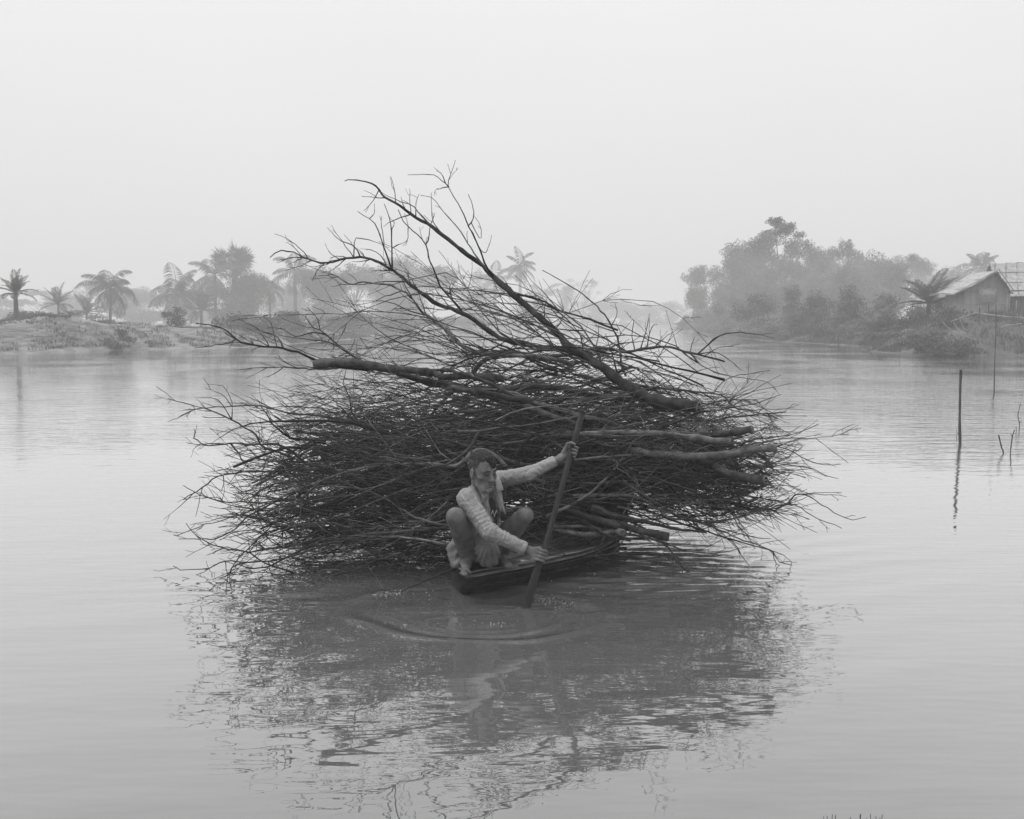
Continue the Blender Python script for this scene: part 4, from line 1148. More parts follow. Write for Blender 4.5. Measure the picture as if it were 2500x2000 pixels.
# eyes with lids
for sx in (-1, 1):
    sc = Sculpt(hd(sx * .030, .07, 0) - .03, hd(sx * .030, .07, 0) + .03, .0022)
    sc.ell(hd(sx * .030, .0695, -.001), np.array((.0122, .0122, .0100)) * S, HR, .002); V, F = sc.mesh(); ey = mobj('eye', V, F, eye_m)
    sc = Sculpt(hd(sx * .030, .07, 0) - .03, hd(sx * .030, .07, 0) + .03, .0018)
    sc.ell(hd(sx * .030 + .003, .0795, -.0025), np.array((.0062, .0032, .0060)) * S, HR, .001); V, F = sc.mesh(); mobj('iris', V, F, dark_m, ey).location = (0, 0, 0)
    sc = Sculpt(hd(sx * .030, .07, 0) - .035, hd(sx * .030, .07, 0) + .035, .0022)
    sc.cap(hd(sx * .014, .081, .0028), hd(sx * .030, .0845, .0050), .0038, .0044, k=.003); sc.cap(hd(sx * .030, .0845, .0050), hd(sx * .046, .0765, .0005), .0044, .0036, k=.003)
    sc.cap(hd(sx * .016, .0795, -.009), hd(sx * .030, .0815, -.0115), .003, .0034, k=.003); sc.cap(hd(sx * .030, .0815, -.0115), hd(sx * .044, .075, -.007), .0034, .003, k=.003)
    V, F = sc.mesh(); mobj('eyelid', V, F, skin, ey)
    sc = Sculpt(hd(sx * .030, .07, .02) - .04, hd(sx * .030, .07, .02) + .04, .0022)
    sc.cap(hd(sx * .011, .0925, .022), hd(sx * .032, .0885, .0265), .0035, .0045, k=.003); sc.cap(hd(sx * .032, .0885, .0265), hd(sx * .050, .074, .020), .0045, .002, k=.003)
    V, F = sc.mesh(); mobj('eyebrow', V, F, brow_m)
# hair: cropped cap with a forelock, greyer at the sides
hs_ = Sculpt(hd(0, 0, .04) - .16, hd(0, 0, .04) + .17, .0034)
def EH(c, r_, k=.008, op='add', R=HR): hs_.ell(hd(*c), np.array(r_) * S, R, k, op)
EH((0, -.024, .045), (.0795, .098, .0885))
EH((0, .085, .008), (.078, .062, .060), .012, 'sub'); EH((0, .06, -.075), (.095, .10, .085), .012, 'sub')
EH((.045, .084, .062), (.024, .04, .028), .01, 'sub'); EH((-.047, .078, .060), (.022, .036, .026), .01, 'sub')
EH((0, -.02, -.115), (.12, .15, .065), .01, 'sub')
for sx in (-1, 1): EH((sx * .082, -.010, -.012), (.02, .024, .034), .006, 'sub')
hs_.chain([hd(.004, .064, .098), hd(.010, .082, .078), hd(.012, .0905, .058), hd(.014, .092, .046)], [.024 * S, .019 * S, .012 * S, .004], k=.012)
V, F = hs_.mesh(); Nn = vnormals(V, F)
loc = (V - hO) @ HR / S
strand = np.array([mnoise.fractal(Vector((a * 90, b_ * 22, c_ * 40)), 1.0, 2.0, 3) for a, b_, c_ in loc])
V = V + Nn * (strand * .0045)[:, None]; ho = mobj('hair', V, F, hair_m)
gr = np.clip((np.abs(loc[:, 0]) - .045) / .02, 0, 1) * np.clip((.085 - loc[:, 2]) / .04, 0, 1)
at_ = ho.data.attributes.new('tone', 'FLOAT', 'POINT'); at_.data.foreach_set('value', (1 + 3.2 * gr * (.5 + .9 * np.clip(strand + .3, 0, 1))).astype(np.float32))
# loose short hairs breaking the outline of the cropped hair
tb = Tubes(); rh = np.random.default_rng(8)
for i in rh.choice(len(V), 520, replace=False):
    if loc[i][2] < .0: continue
    nn_ = Nn[i]; fwd = HR @ np.array((rh.normal(0, .5), .9 if loc[i][2] > .06 else .1, -.5 if loc[i][2] < .08 else .0)); fwd = fwd - nn_ * (fwd @ nn_); fwd /= max(np.linalg.norm(fwd), 1e-6)
    l_ = rh.uniform(.012, .026); p0 = V[i] - nn_ * .002
    tb.add([p0, p0 + (fwd + nn_ * .55) * l_ * .5, p0 + (fwd + nn_ * .25) * l_], [.0011, .001, .0004], 3)
hs_o = obj('loose_hair', mesh_np('loose_hair', np.vstack(tb.V) - MO, np.vstack(tb.F)), brow_m, ho)
# sideburn hair, grey
ss = Sculpt(hd(0, 0, 0) - .16, hd(0, 0, 0) + .16, .0034)
for sx in (-1, 1):
    ss.cap(hd(sx * .0655, .022, .022), hd(sx * .0585, .028, -.036), .0066, .0035, k=.012)
V, F = ss.mesh(); Nn = vnormals(V, F); V = V + Nn * np.array([mnoise.noise(Vector(v * 120)) * .002 for v in V])[:, None]
mobj('sideburn', V, F, mat('greying_hair', .05, .28, 110, .8, .003, 160, stretch=(1, 1, .4)))
# short grey beard and moustache
bs = Sculpt(hd(0, .03, -.08) - .1, hd(0, .03, -.08) + .1, .003)
def KB(a, b_, ra, rb_=None, k=.008, op='add'): bs.cap(hd(*a), hd(*b_), ra * S, (rb_ or ra) * S, k, op)
KB((0, .069, -.103), (0, .069, -.103), .0238, k=.01); KB((-.03, .048, -.097), (.03, .048, -.097), .0236, k=.012)
for sx in (-1, 1):
    KB((sx * .028, .052, -.099), (sx * .048, .016, -.076), .0215, .0175, k=.012)
    KB((sx * .004, .090, -.0545), (sx * .026, .079, -.066), .0052, .0045, k=.006); KB((sx * .027, .078, -.066), (sx * .028, .068, -.092), .0055, .008, k=.008)
bs.ell(hd(0, .089, -.076), np.array((.021, .014, .012)) * S, HR, .005, 'sub')
V, F = bs.mesh(); Nn = vnormals(V, F); V = V + Nn * np.array([mnoise.fractal(Vector(v * 150), 1, 2, 2) * .0014 - .001 for v in V])[:, None]
mobj('beard', V, F, grey_m)

# ---- clothing
fB = np.array((math.sin(math.radians(38)), -math.cos(math.radians(38)), 0))     # where the chest faces
sB = np.array((math.cos(math.radians(38)), math.sin(math.radians(38)), 0))
def torso(sc, g):
    sc.chain([PT(500, 1010, 6.83), belly, chest], [.120 + g, .118 + g, .126 + g], k=.04)
    sc.cap(chest, neckB + (0, .01, -.01), .115 + g, .066 + g, k=.06); sc.cap(shR + (.015, .015, -.01), shL + (-.03, 0, -.01), .064 + g, .062 + g, k=.05)
vest = Sculpt((-.40, 6.3, .22), (.30, 7.1, 1.0), .006); torso(vest, -.018)
V, F = vest.mesh(); vo = mobj('vest', V, F, tee_m)
bvhV = BVHTree.FromPolygons([Vector(v) for v in V], [list(map(int, f)) for f in F])
def cast(u, v, bv, lift=.003):
    o = Vector((0, 0, H)); d_ = Vector(PT(u, v, 6.5)) - o; d_.normalize(); h_ = bv.ray_cast(o, d_)
    return np.array(h_[0] - d_ * lift) if h_[0] is not None else PT(u, v, 6.6)
# the printed zigzag on the vest: a flat ribbon lying on it
zz = [(572, 790), (588, 752), (601, 812), (622, 752), (632, 776)]; V = []; F = []
for (a, b_) in zip(zz, zz[1:]):
    for i in range(5):
        t_ = i / 4; u, v = a[0] + (b_[0] - a[0]) * t_, a[1] + (b_[1] - a[1]) * t_
        V += [cast(u, v - 11, bvhV), cast(u, v + 11, bvhV)]
F = [(2 * i, 2 * i + 1, 2 * i + 3, 2 * i + 2) for i in range(len(V) // 2 - 1)]
pr_ = mobj('printed_zigzag', np.array(V), np.array(F), white_m, vo)
sol = pr_.modifiers.new('thickness', 'SOLIDIFY'); sol.thickness = .0015
shirt = Sculpt((-.42, 6.25, .22), (.42, 7.1, 1.02), .0046); torso(shirt, .004)
cuffR = elR + (wrR - elR) * .93; cuffL = elL + (wrL - elL) * .86
shirt.cap(shR, elR, .066, .055, k=.035); shirt.cap(elR, cuffR, .053, .042, k=.02, clip_b=True)
shirt.cap(shL, elL, .060, .047, k=.035); shirt.cap(elL, cuffL, .046, .037, k=.02, clip_b=True)
shirt.ell(PT(425, 960, 6.64), (.05, .05, .085), None, .03)            # front flap hanging by the thigh
# open front: a long wedge down the chest, wider below, and the neck hole
def chestpt(u, v): return cast(u, v, bvhV, -.02)
op_ = [(572, 585), (590, 660), (612, 760), (628, 850), (640, 960), (640, 1040)]
opp = [cast(u, v, bvhV, .03) for u, v in op_]
shirt.chain(opp, [.026, .033, .040, .040, .038, .036], k=.008, op='sub')
shirt.cap(neckB + (0, 0, -.01), nape + (nape - neckB) * .8, .064, .066, k=.01, op='sub')
shirt.cap(PT(470, 1065, 6.8), PT(560, 1180, 6.8), .11, .13, k=.02, op='sub')
V, F = shirt.mesh(); V = smooth_mesh(V, F, 1, .4)
segs = [(PT(500, 1010, 6.83), chest, 0), (chest, neckB, 0), (shR, elR, 1), (elR, cuffR, 1), (shL, elL, 2), (elL, cuffL, 2)]
def wrinkle_and_uv(V, F):
    Nn = vnormals(V, F); D = []; Tt = []
    for a, b_, _ in segs:
        ba = b_ - a; t_ = np.clip(((V - a) @ ba) / (ba @ ba), 0, 1); D.append(np.linalg.norm(V - a - t_[:, None] * ba, axis=1)); Tt.append(t_)
    D = np.array(D); D[0] -= .06; D[1] -= .05; D[2:] -= .01
    best = D.argmin(0)
    lenR, lenL = np.linalg.norm(elR - shR), np.linalg.norm(elL - shL)
    uv = np.zeros((len(V), 2)); amp = np.zeros(len(V)); ph = np.zeros(len(V))
    for k, (a, b_, kind) in enumerate(segs):
        m_ = best == k; ax = (b_ - a) / np.linalg.norm(b_ - a); q = V[m_] - a; al = q @ ax; rad = q - al[:, None] * ax
        if kind == 0:
            uv[m_, 0] = (V[m_] - chest) @ sB + .35 * ((V[m_] - chest) @ fB); uv[m_, 1] = V[m_, 2]
            ph[m_] = (V[m_, 2] * 55 + uv[m_, 0] * 40); amp[m_] = .0022
        else:
            e1 = np.cross(ax, (0, 1.0, .2)); e1 /= np.linalg.norm(e1); e2 = np.cross(ax, e1)
            ang = np.arctan2(rad @ e2, rad @ e1)
            l0 = (lenR if kind == 1 else lenL) if k in (3, 5) else 0
            uv[m_, 0] = ang * .055 + .5 * kind; uv[m_, 1] = al + l0 + 2 * kind
            tt = al / np.linalg.norm(b_ - a); ph[m_] = (al * 210 + 1.6 * np.sin(ang * 2 + al * 20))
            amp[m_] = .0016 * np.clip(1.2 - np.abs(tt - (0.95 if k in (2, 4) else .12)) * 1.2, .25, 1)
    rnd = np.array([mnoise.noise(Vector(v * 16)) for v in V]); rnd2 = np.array([mnoise.fractal(Vector(v * 30), 1, 2, 3) for v in V])
    return V + Nn * (amp * np.sin(ph + rnd * 5) + rnd2 * .0048)[:, None], uv
V, uvs = wrinkle_and_uv(V, F)
plaid = bpy.data.materials.new('checked_cotton'); plaid.use_nodes = True; nt = plaid.node_tree; b = nt.nodes['Principled BSDF']; ln = nt.links.new
b.inputs['Roughness'].default_value = .95; b.inputs['Specular IOR Level'].default_value = .15
atn = nt.nodes.new('ShaderNodeAttribute'); atn.attribute_name = 'weave'; sp = nt.nodes.new('ShaderNodeSeparateXYZ'); ln(atn.outputs['Vector'], sp.inputs[0])
def stripes(sock, period, width, off=0.0):
    f = mth('FRACT', mth('MULTIPLY_ADD', sock, 1 / period, off), 0); return mth('LESS_THAN', f, width / period)
sx_ = mth('ADD', stripes(sp.outputs[0], .058, .0055), mth('MULTIPLY', stripes(sp.outputs[0], .054, .006, .45), .3))
sy_ = mth('MULTIPLY', .35, mth('ADD', stripes(sp.outputs[1], .064, .0055), mth('MULTIPLY', stripes(sp.outputs[1], .062, .006, .45), .3)))
tc = nt.nodes.new('ShaderNodeTexCoord'); nz = nt.nodes.new('ShaderNodeTexNoise'); nz.inputs['Scale'].default_value = 18; nz.inputs['Detail'].default_value = 6; ln(tc.outputs['Object'], nz.inputs['Vector'])
base = mth('MULTIPLY_ADD', nz.outputs[0], .16, .19); colr = mth('ADD', base, mth('MULTIPLY', mth('MINIMUM', mth('ADD', sx_, sy_), 1.2), .09)); ln(colr, b.inputs['Base Color'])
n9 = nt.nodes.new('ShaderNodeTexNoise'); n9.inputs['Scale'].default_value = 60; ln(tc.outputs['Object'], n9.inputs['Vector']); bp = nt.nodes.new('ShaderNodeBump'); bp.inputs['Distance'].default_value = .003; ln(n9.outputs[0], bp.inputs['Height']); ln(bp.outputs[0], b.inputs['Normal'])
def weave(o, uv):
    a_ = o.data.attributes.new('weave', 'FLOAT_VECTOR', 'POINT'); a_.data.foreach_set('vector', np.concatenate([uv, np.zeros((len(uv), 1))], 1).astype(np.float32).ravel())
sh = mobj('shirt', V, F, plaid); weave(sh, uvs)
bvhS = BVHTree.FromPolygons([Vector(v) for v in V], [list(map(int, f)) for f in F])
# collar wings: thin folded flaps either side of the neck
def flap(name, corners, nu=9, nv=6, thick=.005, bulge=.01, parent=None):
    c = [np.asarray(p, float) for p in corners]; V = []
    nrm = np.cross(c[1] - c[0], c[3] - c[0]); nrm /= np.linalg.norm(nrm)
    for i in range(nu):
        for j in range(nv):
            u, v = i / (nu - 1), j / (nv - 1)
            p = c[0] * (1 - u) * (1 - v) + c[1] * u * (1 - v) + c[2] * u * v + c[3] * (1 - u) * v
            V.append(p + nrm * bulge * math.sin(PI * u) * math.sin(PI * (v * .8 + .1)))
    V = np.array(V); idx = np.arange(nu * nv).reshape(nu, nv); F = np.stack([idx[:-1, :-1], idx[1:, :-1], idx[1:, 1:], idx[:-1, 1:]], -1).reshape(-1, 4)
    o = mobj(name, V, F, plaid, parent); uv = np.stack([(V - chest) @ sB * .8 + V[:, 2] * .4, V[:, 2] - (V[:, 0]) * .8], 1); weave(o, uv)
    so = o.modifiers.new('thickness', 'SOLIDIFY'); so.thickness = thick; return o
flap('collar', [PT(405, 442, 6.60), PT(432, 455, 6.575), PT(552, 606, 6.52), PT(496, 648, 6.505)], bulge=-.012, parent=sh)
flap('collar', [PT(640, 395, 6.70), PT(612, 480, 6.64), PT(630, 585, 6.60), PT(690, 560, 6.62)], bulge=.008, parent=sh)
flap('shirt_front', [PT(612, 520, 6.62), PT(668, 560, 6.63), PT(706, 800, 6.60), PT(655, 690, 6.585)], bulge=.01, parent=sh)
flap('shirt_front', [PT(360, 850, 6.56), PT(520, 900, 6.60), PT(512, 1010, 6.62), PT(468, 1072, 6.60)], bulge=.014, parent=sh)
# cuff band and buttons
ax = (wrR - elR) / np.linalg.norm(wrR - elR)
tb = Tubes(); tb.add([cuffR - ax * .022, cuffR - ax * .02, cuffR + ax * .006, cuffR + ax * .008], [.0425, .0455, .0445, .040], 20); cu = tb.build('cuff', plaid, sh); cu.data.transform(__import__('mathutils').Matrix.Translation(Vector(-MO)))
weave(cu, np.stack([np.arctan2(np.vstack(tb.V)[:, 2] - cuffR[2], np.vstack(tb.V)[:, 1] - cuffR[1]) * .05, np.full(len(np.vstack(tb.V)), .03)], 1))
for (u, v) in ((830, 1152), (752, 1118), (566, 655)):
    p = cast(u, v, bvhS, .002); dv = (p - np.array((0, 0, H))); dv /= np.linalg.norm(dv)
    tb = Tubes(); tb.add([p - dv * .004, p + dv * .002], .0055, 8, True); bt = tb.build('button', btn_m, sh); bt.data.transform(__import__('mathutils').Matrix.Translation(Vector(-MO)))
# lungi: bunched cloth slung between the thighs and hanging at the hip
lg = Sculpt((-.46, 6.35, .15), (.25, 7.15, .62), .005)
lg.chain([PT(470, 1010, 6.60), PT(500, 1120, 6.60), PT(545, 1215, 6.63)], [.035, .052, .052], k=.03)
lg.chain([PT(570, 1040, 6.64), PT(590, 1130, 6.62), PT(575, 1205, 6.64)], [.03, .04, .045], k=.03)
lg.ell(PT(530, 1190, 6.68), (.082, .07, .062), None, .03)
lg.chain([PT(235, 1040, 6.80), PT(215, 1130, 6.78), PT(240, 1240, 6.74), PT(275, 1275, 6.72)], [.03, .037, .033, .018], k=.03)
lg.ell(PT(420, 1130, 6.93), (.19, .13, .12), None, .04); lg.cap(PT(240, 1120, 6.82), PT(400, 1060, 6.9), .05, .09, k=.04)
lg.cap(PT(505, 1020, 6.56), PT(520, 1105, 6.54), .012, .016, k=.02, op='sub'); lg.cap(PT(556, 1060, 6.56), PT(600, 1150, 6.55), .007, .006, k=.015, op='sub')
V, F = lg.mesh(); V = smooth_mesh(V, F, 1, .4); Nn = vnormals(V, F)
c0 = PT(545, 1000, 6.62)
dr_ = np.array([math.sin(math.atan2(v[0] - c0[0], c0[2] - v[2] + .03) * 32 + 2 * mnoise.noise(Vector(v * 7))) * .005 + mnoise.fractal(Vector(v * 22), 1, 2, 3) * .004 for v in V])
V = V + Nn * dr_[:, None]; mobj('lungi', V, F, lungi_m)
# toenails / fingernails would be under a pixel: only the pale finger tips show
# ================================================================ the heap of cut branches
R5 = np.random.default_rng(77)
heap_group = {}
def jit_radii(r, r0, r1, n, pw=.8):
    R = r0 + (r1 - r0) * np.linspace(0, 1, n) ** pw
    R = R * (1 + .10 * r.normal(size=n) * (r.random(n) < .5)); k = r.random(n) < .14
    return np.maximum(R * np.where(k, 1.28, 1), .0012)
def side_twigs(r, P, R, count, length, t0=.2, up=0.0, sub=2, tubes=None, minr=.0016):
    """twigs leaving a stem, forward-angled, themselves forked"""
    n = len(P); T = np.gradient(P, axis=0); T /= np.maximum(np.linalg.norm(T, axis=1, keepdims=True), 1e-9)
    for _ in range(count):
        f = t0 + (1 - t0) * r.random() ** .8; i = min(int(f * (n - 1)), n - 1)
        tg = T[i]; rd = r.normal(size=3); rd -= tg * (rd @ tg); rd /= max(np.linalg.norm(rd), 1e-6); rd[2] += up; rd[1] *= .7
        a = r.uniform(.35, .95); d = tg * math.cos(a) + rd * math.sin(a); d /= np.linalg.norm(d)
        L_ = length * r.uniform(.35, 1.1) * (1.1 - .55 * f); m = 6
        q = np.linspace(0, 1, m)[:, None]; bend = r.normal(0, .22, 3) * L_; kink = r.normal(0, .018, (m, 3)) * L_; kink[0] = 0
        Q = P[i] + d * L_ * q + (tg * .35 * L_ + bend) * q ** 2 + kink
        r0 = min(R[i] * .6, .006 + .006 * L_); RR = jit_radii(r, max(r0, minr * 1.3), minr, m)
        tubes.add(Q, RR, 4)
        for _s in range(r.poisson(sub)):
            j = r.integers(1, m - 1); rd2 = r.normal(size=3); dd = (Q[j + 1] - Q[j]); dd /= max(np.linalg.norm(dd), 1e-6)
            rd2 -= dd * (rd2 @ dd); rd2 /= max(np.linalg.norm(rd2), 1e-6); d2 = dd * .8 + rd2 * .6; d2 /= np.linalg.norm(d2); l2 = L_ * r.uniform(.2, .5)
            qq = np.linspace(0, 1, 4)[:, None]; tubes.add(Q[j] + d2 * l2 * qq + r.normal(0, .15, 3) * l2 * qq ** 2, np.linspace(max(RR[j] * .6, minr), minr * .85, 4), 3)
def px_line(pts, Y0, Y1, wob=0.0, seed=0):
    n = len(pts); Ys = np.linspace(Y0, Y1, n); r = np.random.default_rng(seed)
    return np.array([at(p[0], p[1], Ys[i] + wob * r.normal()) for i, p in enumerate(pts)])
def branch(label, pts, Y, rpx, twigs=(), extra=0, elen=.25, name='branch', cat='branch', group=None, cut=False, sub=1.2, wob=.05, seed=None):
    """a traced branch: pts run from its thick end to its tip"""
    sd = seed if seed is not None else int(abs(pts[0][0] * 7 + pts[0][1] * 3 + len(pts))); r = np.random.default_rng(sd)
    P0 = px_line(pts, Y[0], Y[1], wob, sd); ln_ = np.linalg.norm(np.diff(P0, axis=0), axis=1).sum()
    n = max(10, int(ln_ / .055)); P = catmull(P0, n); P[1:-1] += r.normal(0, .0028, (n - 2, 3))
    R_ = 0; R = jit_radii(r, px_size(rpx[0], Y[0]), px_size(rpx[1], Y[1]), n)
    if rpx[0] > 5:
        for _k in range(int(ln_ * 3)): R = R * (1 + r.uniform(.05, .22) * np.exp(-((np.arange(n) - r.uniform(0, n)) / 1.1) ** 2))
    tb = Tubes(); tb.tone = 1.9 if 'pale' in label or 'light' in label else .85 if name == 'log' else r.choice((.4, .55, .75)); tb.add(P, R, 8 if rpx[0] > 4 else 6, True)
    tone_ = tb.tone; tb.tone = None
    if extra: side_twigs(r, P, R, extra, elen, .1, .1, sub, tb)
    o = tb.build(name, M['bark'], loc=P[0]); tag(o, label, cat, group)
    for tw in twigs:
        tp, tr = tw[0], tw[1] if len(tw) > 1 else .9
        # the twig starts on the stem: depth of the nearest stem point
        px0 = tp[0]; pxs = np.array([(1250 + FPX * p[0] / (p[1] * CT - (p[2] - H) * ST), 1000 - FPX * (p[1] * ST + (p[2] - H) * CT) / (p[1] * CT - (p[2] - H) * ST)) for p in P])
        i = np.linalg.norm(pxs - np.array(px0), axis=1).argmin(); Yt = P[i][1]
        Q0 = np.vstack([P[i][None], px_line(tp[1:] if len(tp) > 2 or True else tp, Yt, Yt + r.normal(0, .12), .03, sd + int(tp[-1][0]))])
        m = max(7, int(np.linalg.norm(np.diff(Q0, axis=0), axis=1).sum() / .05)); Q = catmull(Q0, m); Q[1:-1] += r.normal(0, .002, (m - 2, 3))
        tt = Tubes(); RR = jit_radii(r, px_size(tr * 1.5, Yt), px_size(.55, Yt), m); tt.add(Q, RR, 5, True)
        side_twigs(r, Q, RR, max(1, int(m / 9)), .12, .3, 0, .3, tt)
        tw_o = obj('twig', tt.paint(mesh_np('twig', np.vstack(tt.V) - P[0], [np.vstack(tt.F), np.vstack(tt.T)])), M['bark'], o)
    if cut:
        c = P[0]; ax = P[1] - P[0]; ax /= np.linalg.norm(ax); tt = Tubes()
        tt.add([c + ax * .004, c - ax * .004, c - ax * .0045], [R[0] * .98, R[0] * .94, R[0] * .6], 10, True)
        obj('cut_end', mesh_np('cut_end', np.vstack(tt.V) - P[0], [np.vstack(tt.F), np.vstack(tt.T)], False), M['cut'], o)
    return o
# ---- the great limb that tops the heap
branch('great limb topping the heap, its thick cut end right and its tip the highest left', [(1706, 994), (1640, 986), (1585, 973), (1530, 942), (1473, 900), (1432, 872), (1393, 850), (1369, 823), (1351, 805), (1320, 778), (1290, 751), (1245, 712), (1208, 678), (1173, 644), (1133, 617), (1094, 585), (1055, 553), (1009, 528), (972, 498), (936, 479), (917, 453), (871, 440), (842, 442)],
    (7.45, 8.75), (15, 1.0), [
    ([(1055, 551), (1027, 526), (1007, 502), (976, 492), (952, 482), (928, 467)], 1.6), ([(940, 482), (924, 483), (905, 481), (883, 479)],), ([(922, 470), (915, 483), (905, 498), (888, 515)],),
    ([(967, 495), (964, 482), (962, 459), (955, 433)],), ([(1005, 520), (1001, 494), (1000, 461)],), ([(1010, 527), (1015, 498), (1023, 474)],),
    ([(1208, 678), (1188, 652), (1177, 621), (1161, 585), (1143, 550), (1126, 510), (1106, 475), (1094, 453), (1112, 391)], 1.8),
    ([(1200, 670), (1161, 624), (1141, 593), (1122, 561), (1094, 530), (1074, 506), (1055, 483), (1027, 477)], 1.7),
    ([(1078, 570), (1057, 540), (1054, 510), (1053, 470)],), ([(1245, 712), (1320, 733), (1359, 758), (1393, 789), (1418, 820), (1432, 848)], 2.0), ([(1350, 800), (1372, 770), (1300, 742)],)],
    extra=10, elen=.3, cut=True)
branch('thin upright twig cluster rising highest over the great limb', [(1143, 552), (1155, 534), (1156, 506), (1143, 474)], (8.5, 8.55), (1.3, .7), [([(1150, 545), (1173, 585), (1173, 553), (1159, 529)],), ([(1146, 548), (1179, 617), (1196, 593), (1200, 574)],)], wob=.01)
branch('slender hooked twig curling left at the very top of the heap', [(1096, 456), (1082, 443), (1062, 429), (1031, 425), (995, 427)], (8.6, 8.6), (1.2, .6), [([(1090, 450), (1078, 427), (1059, 408)],), ([(1094, 455), (1078, 460), (1062, 465)],)], wob=.01)
branch('side bough forking from the great limb down into the tangle', [(1130, 765), (1110, 739), (1078, 703), (1062, 664), (1047, 632), (1039, 597), (1019, 573), (991, 550), (972, 512)], (8.25, 8.6), (3, .9), [([(1039, 597), (1047, 581), (1051, 553), (1062, 520)], 1.2), ([(1000, 558), (996, 580), (990, 600)],)], extra=5)
branch('tall bare shoot standing upright left of the great limb', [(957, 660), (957, 640), (957, 577), (952, 538), (938, 498)], (8.3, 8.35), (2.2, .8), [([(957, 560), (962, 545), (958, 538)],), ([(957, 598), (970, 598), (982, 594)],)])
branch('tall bent shoot leaning left under the great limb tip', [(954, 652), (938, 605), (926, 569), (909, 538), (890, 528), (873, 516)], (8.35, 8.45), (2.2, .8), [([(909, 538), (912, 525), (915, 512)],), ([(940, 610), (936, 577), (927, 527)],)])
# ---- second limb
branch('second great limb, running parallel under the topmost one to a hooked tip', [(1400, 862), (1376, 853), (1317, 851), (1282, 838), (1237, 831), (1192, 807), (1150, 776), (1110, 757), (1070, 745), (1039, 723), (999, 692), (960, 660), (921, 638), (879, 628), (834, 634), (788, 642), (751, 632), (715, 617), (684, 612), (659, 629)],
    (8.1, 8.5), (8, 1.0), [([(751, 632), (739, 613), (715, 593), (692, 579), (670, 571)],), ([(740, 627), (725, 612), (708, 597), (698, 592)],), ([(748, 634), (712, 628), (690, 638), (676, 642)],),
    ([(760, 638), (735, 650), (715, 655), (696, 661)],), ([(788, 642), (775, 660), (770, 670), (762, 687)],), ([(879, 628), (871, 609), (857, 595), (842, 593), (818, 577), (799, 556)], 1.3), ([(855, 595), (835, 588), (812, 560)],),
    ([(860, 592), (868, 583), (897, 585), (932, 597), (950, 605)], 1.0), ([(830, 634), (810, 622), (801, 610)],), ([(950, 655), (930, 625), (905, 610), (880, 608)],)], extra=14, elen=.28)
branch('forked limb below the second one, its pale tip bent down left', [(1400, 890), (1330, 873), (1248, 867), (1189, 863), (1141, 853), (1102, 818), (1070, 790), (1031, 762), (1011, 735), (980, 709), (944, 695), (889, 690), (850, 693), (818, 672), (777, 674)], (8.0, 8.3), (6, 1.0),
    [([(853, 692), (830, 696), (808, 700)],), ([(820, 673), (800, 668), (786, 664)],), ([(985, 712), (940, 725), (900, 740), (860, 745)],), ([(1040, 770), (1000, 760), (950, 738), (870, 735)], 1.3), ([(1010, 735), (985, 690), (965, 660)],)], extra=16, elen=.3)
branch('low limb reaching farthest left over the water, forked at its tip', [(1290, 975), (1220, 968), (1150, 957), (1097, 943), (1041, 936), (980, 917), (943, 906), (890, 900), (830, 896), (779, 883), (739, 865), (692, 851), (637, 845), (589, 837), (566, 818), (526, 796), (478, 790)], (7.75, 8.0), (7, 1.2),
    [([(692, 851), (680, 824), (644, 810), (613, 794), (583, 780)], 2.0), ([(580, 832), (560, 837), (538, 841), (475, 850)], 1.4), ([(589, 837), (560, 835), (538, 838)], 1.0), ([(650, 845), (645, 825), (640, 818), (625, 798)],), ([(673, 822), (664, 794), (644, 774)],), ([(640, 846), (625, 850), (611, 858)],)], extra=14, elen=.25)
branch('branch with small forks poking left above the thick bare log', [(940, 900), (873, 877), (846, 857), (818, 837), (794, 814), (763, 798), (745, 772)], (7.9, 8.2), (3.5, 1.0), [([(782, 808), (775, 778), (751, 751)],), ([(800, 820), (760, 812), (723, 822), (688, 804), (652, 800)], 1.4), ([(850, 860), (810, 838), (775, 831), (731, 826), (680, 818)], 1.5)], extra=10)
branch('thick bare log jutting left with a cut face, above the dense lower heap', [(769, 890), (826, 885), (890, 890), (947, 899), (1003, 904), (1048, 909), (1078, 919), (1150, 917), (1230, 925)], (7.5, 7.9), (9, 8), (), name='log', cat='log', cut=True, extra=3)
branch('thick limb running just under the bare log towards the centre', [(1300, 985), (1200, 962), (1120, 945), (1040, 928), (985, 915), (950, 903), (870, 897), (800, 893)], (7.45, 7.8), (8, 4), (), extra=8, name='branch')
branch('wiry branch reaching left below the log', [(900, 905), (830, 898), (760, 902), (720, 898), (645, 897), (582, 903)], (7.9, 8.1), (2.5, .8), [([(700, 898), (670, 912), (645, 921)],), ([(720, 898), (690, 880), (681, 868)],)], extra=8)
# ---- right side
branch('smooth horizontal limb bowing right across the gap, twig forks at its end', [(1150, 918), (1175, 885), (1212, 869), (1265, 862), (1324, 872), (1366, 867), (1400, 866), (1446, 852), (1480, 850), (1526, 860), (1567, 852), (1630, 847), (1672, 859), (1713, 867), (1769, 883)], (8.05, 7.9), (6, 2.0),
    [([(1449, 850), (1460, 827), (1461, 808)], 1.2), ([(1547, 856), (1543, 817), (1548, 789), (1545, 778)], 1.0), ([(1567, 850), (1576, 813), (1586, 765)], 1.4), ([(1576, 812), (1590, 800), (1606, 792)], 1.2), ([(1703, 862), (1755, 820), (1804, 813), (1860, 819), (1891, 827)], 1.6), ([(1682, 862), (1707, 887), (1741, 907), (1783, 918), (1828, 925), (1873, 932), (1894, 953)], 1.5), ([(1720, 868), (1758, 848), (1792, 846)], 1.0), ([(1684, 860), (1690, 840), (1696, 823)],), ([(1700, 865), (1745, 860), (1790, 885), (1812, 905)],)], extra=12, elen=.3)
